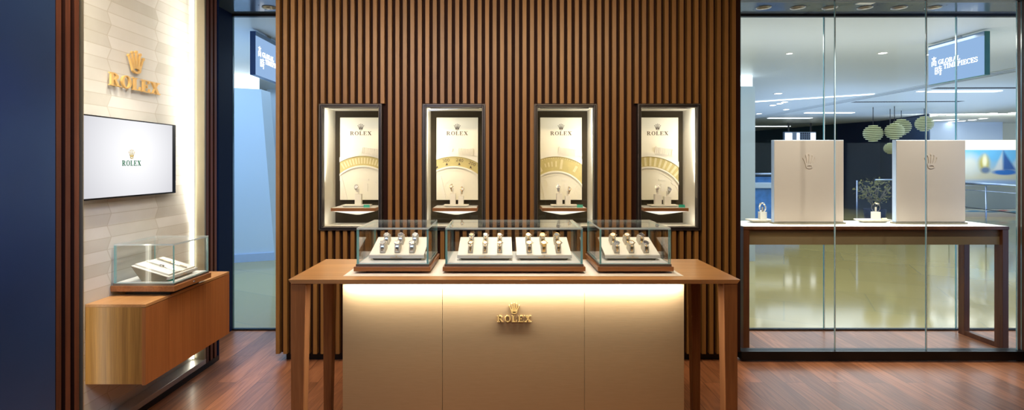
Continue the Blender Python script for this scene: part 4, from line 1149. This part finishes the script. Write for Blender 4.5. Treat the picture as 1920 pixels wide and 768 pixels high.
def screen_panel(x0, x1, label):
    y0, y1, z0, z1 = 4.36, 4.403, DZ+0.012, 1.65
    t = thing('backdrop_screen', label, 'display panel', ((x0+x1)/2, 4.38, DZ), 'greige panels on the window table')
    MB().box(x0-0.0, x1, y0+0.002, y1, z0, z1).build('board', M['panelside'], t, 0.001)
    MB().box(x0+0.003, x1-0.003, y0-0.003, y0+0.0015, z0+0.004, z1-0.004).build('face', M['panelgrey'], t, 0.002)
    MB().box(x0-0.01, x1+0.01, y0-0.012, y1+0.01, DZ, z0).build('foot_plate', M['padlow'], t)
    mb = MB(); cxx = (x0+x1)/2
    put_polys(mb, CROWN, (cxx, y0-0.003, pz(316, 4.36)), (1,0,0), (0,0,1), (0,-1,0), 0.105, 0.125, 0.006)
    mb.build('embossed_crown', M['panelgrey'], t, 0.001)
screen_panel(px(1451, 4.36), px(1582, 4.36), 'greige panel with embossed crown, nearer the slatted wall')
screen_panel(px(1680, 4.36), px(1810, 4.36), 'greige panel with embossed crown, at far end of the window table')
for (xc, lb, w2, kk) in ((2.165, 'nearer the slatted wall', 0.085, 0), (3.115, 'between the two greige panels', 0.115, 1)):
    yc = 4.475
    dish('watch_plinth', 'tapered ivory plinth on the window table, ' + lb, xc-w2, xc+w2+0.02, yc-0.055, yc+0.055, DZ+0.0002, 0.026, 0.035, M['cuff'], 'tapered plinths on the window table', 'plinth')
    bxc = xc + (0.035 if kk == 0 else 0.035)
    block(bxc-0.028, bxc+0.028, yc-0.02, yc+0.02, DZ+0.0264, DZ+0.088, 'ivory block stand on the window table, ' + lb, 'block stands on the window table')
    an = R(205 if kk == 0 else 52)
    place_watch('ring', (bxc+0.026*math.sin(an), yc-0.026*math.cos(an), DZ+0.092), (0, 0, an), 'gold watch turned to the mall on the window table, ' + lb, 'gold watches on the window table')
tag(MB().prism([(-.012,0),(.012,0),(0,.014)], (px(1655, 4.42), 4.43, DZ+0.0268), (0,1,0), (0,0,1), (1,0,0), 0.04).build('price_card', M['goldpale'], loc=(3.17, 4.43, DZ+0.0268)),
    'small pale folded card beside the watch between the greige panels', 'tent card')

# ================================================================== MALL OUTSIDE
struct('floor_concourse', box(-14, 20, 4.70, 32, -0.1, 0), M['mallfloor'])
MZ = 2.80
def cpt(x, y, z=MZ):
    Y = (z-EYE)*FPX/(CY-y); return (px(x, Y), Y)
mb = MB(); mb.box(-14, 7.2, 4.70, 32, MZ, MZ+0.1); struct('ceiling_concourse', mb, M['mallceil'])
mb = MB(); mb.box(7.5, 20, 4.70, 32, MZ, MZ+0.1); struct('ceiling_far', mb, M['mallceil'])
# curved slot grille between the two ceilings
mb = MB(); mb.box(7.2, 7.5, 4.70, 32, MZ+0.03, MZ+0.1, 1)
k = 0; yy = 4.75
while yy < 26:
    mb.box(7.2, 7.5, yy, yy+0.05, MZ-0.002, MZ+0.05, 0); yy += 0.11
mb.box(7.19, 7.215, 4.70, 30, MZ-0.008, MZ+0.03, 0); mb.box(7.49, 7.51, 4.70, 30, MZ-0.008, MZ+0.03, 0)
o = mb.build('slot_grille', [M['mallceil'], M['slot']]); tag(o, 'long slotted air grille crossing the white mall ceiling', 'air grille')
# shop walls: white pier beyond the narrow window, and beyond the partition
mb = MB()
mb.hexa([(-5.5, 7.2, 0.0), (-3.42, 8.1, 0.0), (-3.42, 8.4, 0.0), (-5.5, 7.5, 0.0)], [(-5.5, 7.2, 2.58), (-3.60, 8.02, 2.58), (-3.60, 8.35, 2.58), (-5.5, 7.5, 2.58)])
struct('wall_mall_pier', mb, M['mallwhite'])
mb = MB(); mb.hexa([(-5.5, 7.27, 2.58), (-3.75, 8.05, 2.58), (-3.75, 8.3, 2.58), (-5.5, 7.5, 2.58)], [(-5.5, 7.27, MZ), (-3.75, 8.05, MZ), (-3.75, 8.3, MZ), (-5.5, 7.5, MZ)])
struct('trim_cove_light', mb, M['cove'])
struct('wall_mall_side', box(-4.2, -2.9, 9.6, 9.8, 0, MZ), M['mallwhite'])
mb = MB(); mb.hexa([(-5.5, 7.185, 0), (-3.42, 8.08, 0), (-3.42, 8.1, 0), (-5.5, 7.2, 0)], [(-5.5, 7.185, .12), (-3.43, 8.07, .12), (-3.43, 8.1, .12), (-5.5, 7.2, .12)])
struct('baseboard_mall', mb, M['shopblue'])
mb = MB(); mb.box(2.6, px(1416, 8.0), 8.0, 8.4, 0, 2.62)
struct('wall_mall_column', mb, M['colgrey'])
struct('trim_column_cove', MB().box(2.6, px(1411, 8.1), 8.1, 8.3, 2.62, MZ), M['cove'])

def blade_sign(xf, side, label):
    """hung lightbox sign whose lettered face looks along side (+1 = +X, -1 = -X)"""
    y0, y1, z0, z1 = 5.30, 5.99, 2.34, 2.775
    th = 0.06
    xa, xb = (xf-th, xf) if side > 0 else (xf, xf+th)
    t = thing('hanging_sign', label, 'sign', ((xa+xb)/2, 5.645, z0), 'hanging lightbox signs in the mall')
    mb = MB()
    for k in range(4):
        a = xa + 0.002 + k*(th-0.004)/4
        mb.box(a+0.001, a+(th-0.004)/4-0.001, y0, y1, z0, z1)
    mb.build('glass_layers', M['signside2'] if side > 0 else M['signside'], t)
    xf0, xf1 = (xb-0.002, xb+0.002) if side > 0 else (xa-0.002, xa+0.002)
    MB().box(xf0, xf1, y0+0.001, y1-0.001, z0+0.002, z1-0.045).build('lit_face', M['signface'], t)
    MB().box(xf0, xf1, y0+0.001, y1-0.001, z1-0.044, z1).build('head_strip', M['signhead'], t)
    MB().box((xa+xb)/2-0.01, (xa+xb)/2+0.01, 5.6, 5.7, z1, MZ).build('hanger', M['alu'], t)
    X = xf1 if side > 0 else xf0
    U = Vector((0, 1, 0)) if side > 0 else Vector((0, -1, 0))
    O = Vector((X, y0 if side > 0 else y1, z0)); V = Vector((0,0,1)); N = Vector((side,0,0))
    W, H = y1-y0, z1-z0
    P = lambda u, v: O + U*(u*W) + V*((1-v)*H)
    mb = MB()
    put_text(mb, 'GLOBAL', P(.20,.53), U, V, N, .40*W, .115*H, 0.003, 0.06)
    put_text(mb, 'TIMEPIECES', P(.30,.665), U, V, N, .60*W, .115*H, 0.003, 0.06)
    mb.build('latin_letters', M['signtext'], t)
    mb = MB()
    put_polys(mb, HAN_GAO, P(.06,.55), U, V, N, .11*W, .24*H, 0.003)
    put_polys(mb, HAN_SHI, P(.13,.80), U, V, N, .14*W, .24*H, 0.003)
    mb.build('chinese_characters', M['signtext'], t)
blade_sign(-2.43, 1, 'blue lightbox sign with white lettering seen through the narrow window')
blade_sign(4.81, -1, 'blue lightbox sign with white lettering and green glass edge, beyond the partition')

# ceiling lamps of the mall
def mall_dl(x, y, label, r=0.055, group='round downlights in the mall ceiling', z=MZ):
    X, Y = cpt(x, y, z)
    t = thing('mall_downlight', label, 'downlight', (X, Y, z), group)
    MB().lathe([(r*1.35, 0), (r*1.35, -0.006), (r, -0.006), (r, 0)], (X, Y, z), 20).build('rim', M['white'], t)
    MB().lathe([(0.0001, -0.004), (r, -0.004)], (X, Y, z), 20).build('lens', M['lampface'], t)
mall_dl(1480, 100, 'round mall ceiling downlight nearest the slatted wall, high in the glass', 0.034)
mall_dl(1655, 99, 'bright round mall ceiling downlight short of the lightbox sign', 0.045)
mall_dl(1740, 102, 'round mall ceiling downlight touching edge of the lightbox sign', 0.028)
for n_, (x, y) in enumerate([(1459, 175), (1449, 197), (1471, 191), (1462, 194), (1474, 205), (1423, 213), (1726, 171)]):
    mall_dl(x, y, ['round downlight above the long thin light line near the pale column', 'round downlight just below the long thin light line, nearest the column',
                   'round downlight of a close pair below the thin light line, nearer one', 'round downlight of a close pair below the thin light line, farther one',
                   'round downlight at the end of the farthest thin light bar', 'round downlight beside the middle thin light bar near the column',
                   'round downlight between slot grille and the broad light bar'][n_], 0.065)
for n_, (x, y) in enumerate([(1746, 217), (1784, 215), (1821, 214), (1861, 212), (1900, 211), (1752, 232), (1768, 230), (1786, 228), (1803, 226.5), (1823, 224.5), (1843, 222)]):
    mall_dl(x, y, ('round downlight in far ceiling, nearer row of five, ' if n_ < 5 else 'round downlight in far ceiling, farther row of six, ') +
            ['first from the ball lamps', 'second from the ball lamps', 'third from the ball lamps', 'fourth', 'by the outer glass joint',
             'first from the ball lamps', 'second from the ball lamps', 'third from the ball lamps', 'fourth', 'fifth', 'last'][n_], 0.10, 'downlights in the far ceiling')
def light_bar(x0, y0, x1, y1, w_, label):
    a, b = cpt(x0, y0), cpt(x1, y1)
    t = MB()
    t.hexa([(a[0], a[1]-w_/2, MZ-0.012), (b[0], b[1]-w_/2, MZ-0.012), (b[0], b[1]+w_/2, MZ-0.012), (a[0], a[1]+w_/2, MZ-0.012)],
           [(a[0], a[1]-w_/2, MZ), (b[0], b[1]-w_/2, MZ), (b[0], b[1]+w_/2, MZ), (a[0], a[1]+w_/2, MZ)])
    o = t.build('light_bar', M['lampstrip'], loc=((a[0]+b[0])/2, (a[1]+b[1])/2, MZ)); tag(o, label, 'ceiling light', 'linear lights in the mall ceiling')
light_bar(1410, 190.5, 1637, 176, 0.09, 'longest thin light line running from the column to the slot grille')
light_bar(1510, 211, 1600, 211, 0.13, 'thin light bar beyond the slot grille, middle one of three')
light_bar(1441, 221, 1521, 221, 0.15, 'thin light bar nearer the column, second of three')
light_bar(1412, 236.5, 1480, 236.5, 0.20, 'farthest thin light bar, just above the dark green shopfront')
light_bar(1742, 171, 1872, 170.5, 0.17, 'broad light bar in the mall ceiling below the lightbox sign')
light_bar(1738, 226, 1790, 224, 0.3, 'light bar in the far ceiling beside the ball lamps')
def vent_line(x0, y0, x1, y1, label):
    a, b = cpt(x0, y0), cpt(x1, y1); mb = MB(); n = 40
    for k in range(n):
        f = k/n; X = a[0]+(b[0]-a[0])*f; Y = a[1]+(b[1]-a[1])*f; dx = (b[0]-a[0])/n*0.55
        mb.box(X, X+dx, Y-0.08, Y+0.08, MZ-0.004, MZ)
    tag(mb.build('linear_vent', M['slot'], loc=((a[0]+b[0])/2, (a[1]+b[1])/2, MZ)), label, 'air vent')
vent_line(1752, 165, 1915, 164.5, 'dotted dark vent line just above the broad ceiling light bar')
vent_line(1600, 191, 1805, 190, 'dotted dark vent line below the broad ceiling light bar')

# dark shopfront across the concourse
pts = [cpt(1395, 247), cpt(1570, 232), cpt(1650, 226.5), cpt(1741, 213)]
for k in range(3):
    a, b = pts[k], pts[k+1]
    mb = MB(); mb.hexa([(a[0], a[1], 0), (b[0], b[1], 0), (b[0]+.2, b[1]+.2, 0), (a[0]+.2, a[1]+.2, 0)], [(a[0], a[1], MZ), (b[0], b[1], MZ), (b[0]+.2, b[1]+.2, MZ), (a[0]+.2, a[1]+.2, MZ)])
    struct('wall_shopfront', mb, M['shopgreen'] if k == 0 else M['shopdark'])
# small lit signboard on the green fascia
Y_ = 17.4
t = thing('signboard', 'small lit blue-and-white signboard on the dark green shopfront', 'sign', (px(1502, Y_), Y_, pz(262, Y_)))
MB().box(px(1471, Y_), px(1530, Y_), Y_, Y_+0.1, pz(263, Y_), pz(247, Y_)).build('board', M['shopblue'], t)
mb = MB()
for a, b in ((1472, 1485), (1494, 1499), (1520, 1529)): mb.box(px(a, Y_), px(b, Y_), Y_-0.01, Y_, pz(262, Y_), pz(249, Y_))
mb.build('lit_panels', M['signtext'], t)
mb = MB()
for k in range(5):
    for j in range(4): mb.box(px(1501+k*3.8, Y_), px(1503.2+k*3.8, Y_), Y_-0.01, Y_, pz(261-j*3.4, Y_), pz(259-j*3.4, Y_))
mb.build('dark_grid', M['navy'], t)
for x in (1480, 1522): MB().box(px(x, Y_)-.02, px(x, Y_)+.02, Y_+.03, Y_+.07, pz(247, Y_), MZ).build('hanger', M['black'], t)

# slatted ball lamps
def ball(x, y, rpx, Y, label):
    r = rpx*Y/FPX; X, Z = px(x, Y), pz(y, Y)
    t = thing('ball_lamp', label, 'pendant lamp', (X, Y, Z), 'slatted ball lamps before the dark shopfront')
    mb = MB(); nn = 9
    for k in range(nn):
        z = -r + 2*r*(k+0.5)/nn; rr = math.sqrt(max(r*r - z*z, 0.0001))
        mb.lathe([(rr*0.2, z-0.02), (rr*1.05, z-0.012), (rr*1.05, z+0.012), (rr*0.2, z+0.02)], (X, Y, Z), 20)
    mb.build('slatted_shade', M['ball'], t)
    MB().tube([(X, Y, Z+r*0.9), (X, Y, MZ)], 0.008).build('cord', M['black'], t)
    MB().lathe([(r*.3,-r*.5),(r*.35,0),(r*.3,r*.5)], (X,Y,Z), 12).build('bulb', M['goldpale'], t)
ball(1637, 250, 15.5, 12.6, 'yellow slatted ball lamp nearest the first greige panel')
ball(1677, 246, 15, 12.4, 'yellow slatted ball lamp at corner of the second greige panel')
ball(1690, 238, 15, 13.4, 'yellow slatted ball lamp partly hidden behind its neighbour')
ball(1733, 232, 14, 12.9, 'yellow slatted ball lamp behind the glass joint by the sign')
ball(1669, 278, 10, 13.0, 'low yellow slatted ball lamp peeping beside the second greige panel')

# bright shop and murals beyond the atrium
Y_ = 17.5
struct('wall_far_shop', box(12.4, 20, Y_, Y_+0.2, 0, MZ), M['mallceil2'])
MB_ = MB().box(px(1738, 17.0), px(1880, 17.0), 17.0, 17.1, pz(262, 17.0), MZ-0.001)
tag(MB_.build('shop_fascia', M['shopblue'], loc=(px(1809,17.0), 17.0, pz(248,17.0))), 'plain pale blue fascia panel under the far ceiling lights', 'fascia')
tag(MB().box(px(1800, 16.5), px(1925, 16.5), 16.5, 16.6, pz(283, 16.5), pz(262, 16.5)).build('lit_shop_window', M['shopglow'], loc=(14, 16.5, pz(272,16.5))), 'bright lit shop window strip above the sailing boat mural', 'shop window')
Y_ = 15.5
t = thing('mural_board', 'blurry mural of a blue sailing boat under blue sky', 'mural', (px(1860, Y_), Y_, pz(345, Y_)))
MB().box(px(1806, Y_), px(1925, Y_), Y_, Y_+0.08, pz(346, Y_), pz(281, Y_)).build('print', M['mural'], t)
mb = MB(); mb.box(px(1804, Y_), px(1927, Y_), Y_-0.01, Y_+0.1, pz(348, Y_), pz(346.2, Y_)); mb.build('bottom_rail', M['alu'], t)
Y_ = 14.8
t = thing('mural_board', 'low blurry mural band seen under the mall railing', 'mural', (px(1860, Y_), Y_, 0))
MB().box(px(1800, Y_), px(1930, Y_), Y_, Y_+0.08, 0.0, pz(393, Y_)).build('print', M['mural2'], t)

# railing of the atrium
def rail_y(Y0, Y1, X0, X1): pass
t = thing('glass_railing', 'glass balustrade with round steel handrail at the atrium edge', 'railing', (8.6, 9.3, 0))
p0, p1 = Vector((8.75, 10.4, 0)), Vector((8.28, 8.3, 0))
MB().tube([p0+Vector((0,0,1.10)), p1+Vector((0,0,1.10))], 0.028, 12).build('handrail', M['railm'], t)
for z_ in (0.98, 0.66):
    MB().tube([p0+Vector((0,0,z_)), p1+Vector((0,0,z_))], 0.008, 8).build('cross_rail', M['black'] if z_ < .9 else M['railm'], t)
for k in range(2):
    a = p0.lerp(p1, k/2+0.005); b = p0.lerp(p1, (k+1)/2-0.005); e = Vector((0.008, 0, 0))
    mb = MB(); mb.hexa([tuple(a-e), tuple(b-e), tuple(b+e), tuple(a+e)], [tuple(a-e+Vector((0,0,.98))), tuple(b-e+Vector((0,0,.98))), tuple(b+e+Vector((0,0,.98))), tuple(a+e+Vector((0,0,.98)))])
    mb.build('glass_panel', M['bigglass'], t)
for k in range(3):
    a = p0.lerp(p1, k/2); MB().tube([a, a+Vector((0,0,1.08))], 0.012, 8).build('post', M['railm'], t)
# second railing and print panels by the pale column
Y_ = 13.0
t = thing('kiosk_counter', 'blue print-fronted kiosk counter with pale top beside the pale column', 'kiosk', (px(1430, Y_), Y_, 0))
MB().box(px(1405, Y_), px(1470, Y_), Y_, Y_+0.8, 0, pz(352, Y_)).build('front', M['screenblue'], t)
MB().box(px(1400, Y_), px(1475, Y_), Y_-0.1, Y_+0.9, pz(352, Y_), pz(344, Y_)).build('worktop', M['mallwhite'], t)
t = thing('glass_railing', 'blue-tinted balustrade with steel rail behind the kiosk counter', 'railing', (px(1430, 16), 16, 0))
MB().tube([(px(1400, 16), 16, pz(326, 16)), (px(1500, 16), 16, pz(326, 16))], 0.04).build('handrail', M['railm'], t)
MB().box(px(1400, 16), px(1500, 16), 16.05, 16.08, 0, pz(331, 16)).build('infill_panel', M['screenblue'], t)
# rail and plant in front of the dark shopfront
t = thing('glass_railing', 'glass balustrade before the dark shopfront, beside the yellow-leaved shrub', 'railing', (px(1650, 11), 11, 0))
MB().tube([(px(1641, 11), 11, pz(337, 11)), (px(1700, 11), 11, pz(337, 11))], 0.016).build('handrail', M['railm'], t)
MB().box(px(1609, 11), px(1700, 11), 11.04, 11.052, 0.02, pz(339, 11)).build('glass_panel', [M['bigglass']], t)
MB().tube([(px(1609, 11), 11.04, 0), (px(1609, 11), 11.04, pz(338, 11))], 0.012).build('post', M['railm'], t)
Y_ = 12.0
t = thing('potted_shrub', 'dark potted shrub with yellow-green leaves seen behind the window watch', 'plant', (px(1640, Y_), Y_, 0))
MB().lathe([(0.0001,0),(0.16,0),(0.22,0.45),(0.19,0.45),(0.18,0.40),(0.0001,0.40)], (px(1640, Y_), Y_, 0), 20).build('pot', M['navy'], t)
mb = MB()
for k in range(9):
    a = 2*PI*k/9; mb.tube([(px(1640,Y_), Y_, .4), (px(1640,Y_)+.12*math.cos(a), Y_+.12*math.sin(a), .65), (px(1640,Y_)+.3*math.cos(a), Y_+.3*math.sin(a), .95)], 0.008, 6)
mb.build('stems', M['backwall'], t)
mb = MB()
for k in range(260):
    a, b, rr = random.uniform(0, 2*PI), random.uniform(-1, 1), random.uniform(.2, .42)
    c = Vector((px(1640,Y_) + rr*math.cos(a)*math.sqrt(1-b*b), Y_ + rr*math.sin(a)*math.sqrt(1-b*b), 0.85 + rr*b*0.75))
    u = Vector((random.uniform(-1,1), random.uniform(-1,1), random.uniform(-1,1))).normalized(); v = u.orthogonal().normalized()
    L_ = 0.045; q = [c-u*L_, c+v*L_*.45, c+u*L_, c-v*L_*.45]
    mb.add([tuple(x) for x in q], [(0,1,2,3)])
mb.build('leaves', M['leaf'], t)
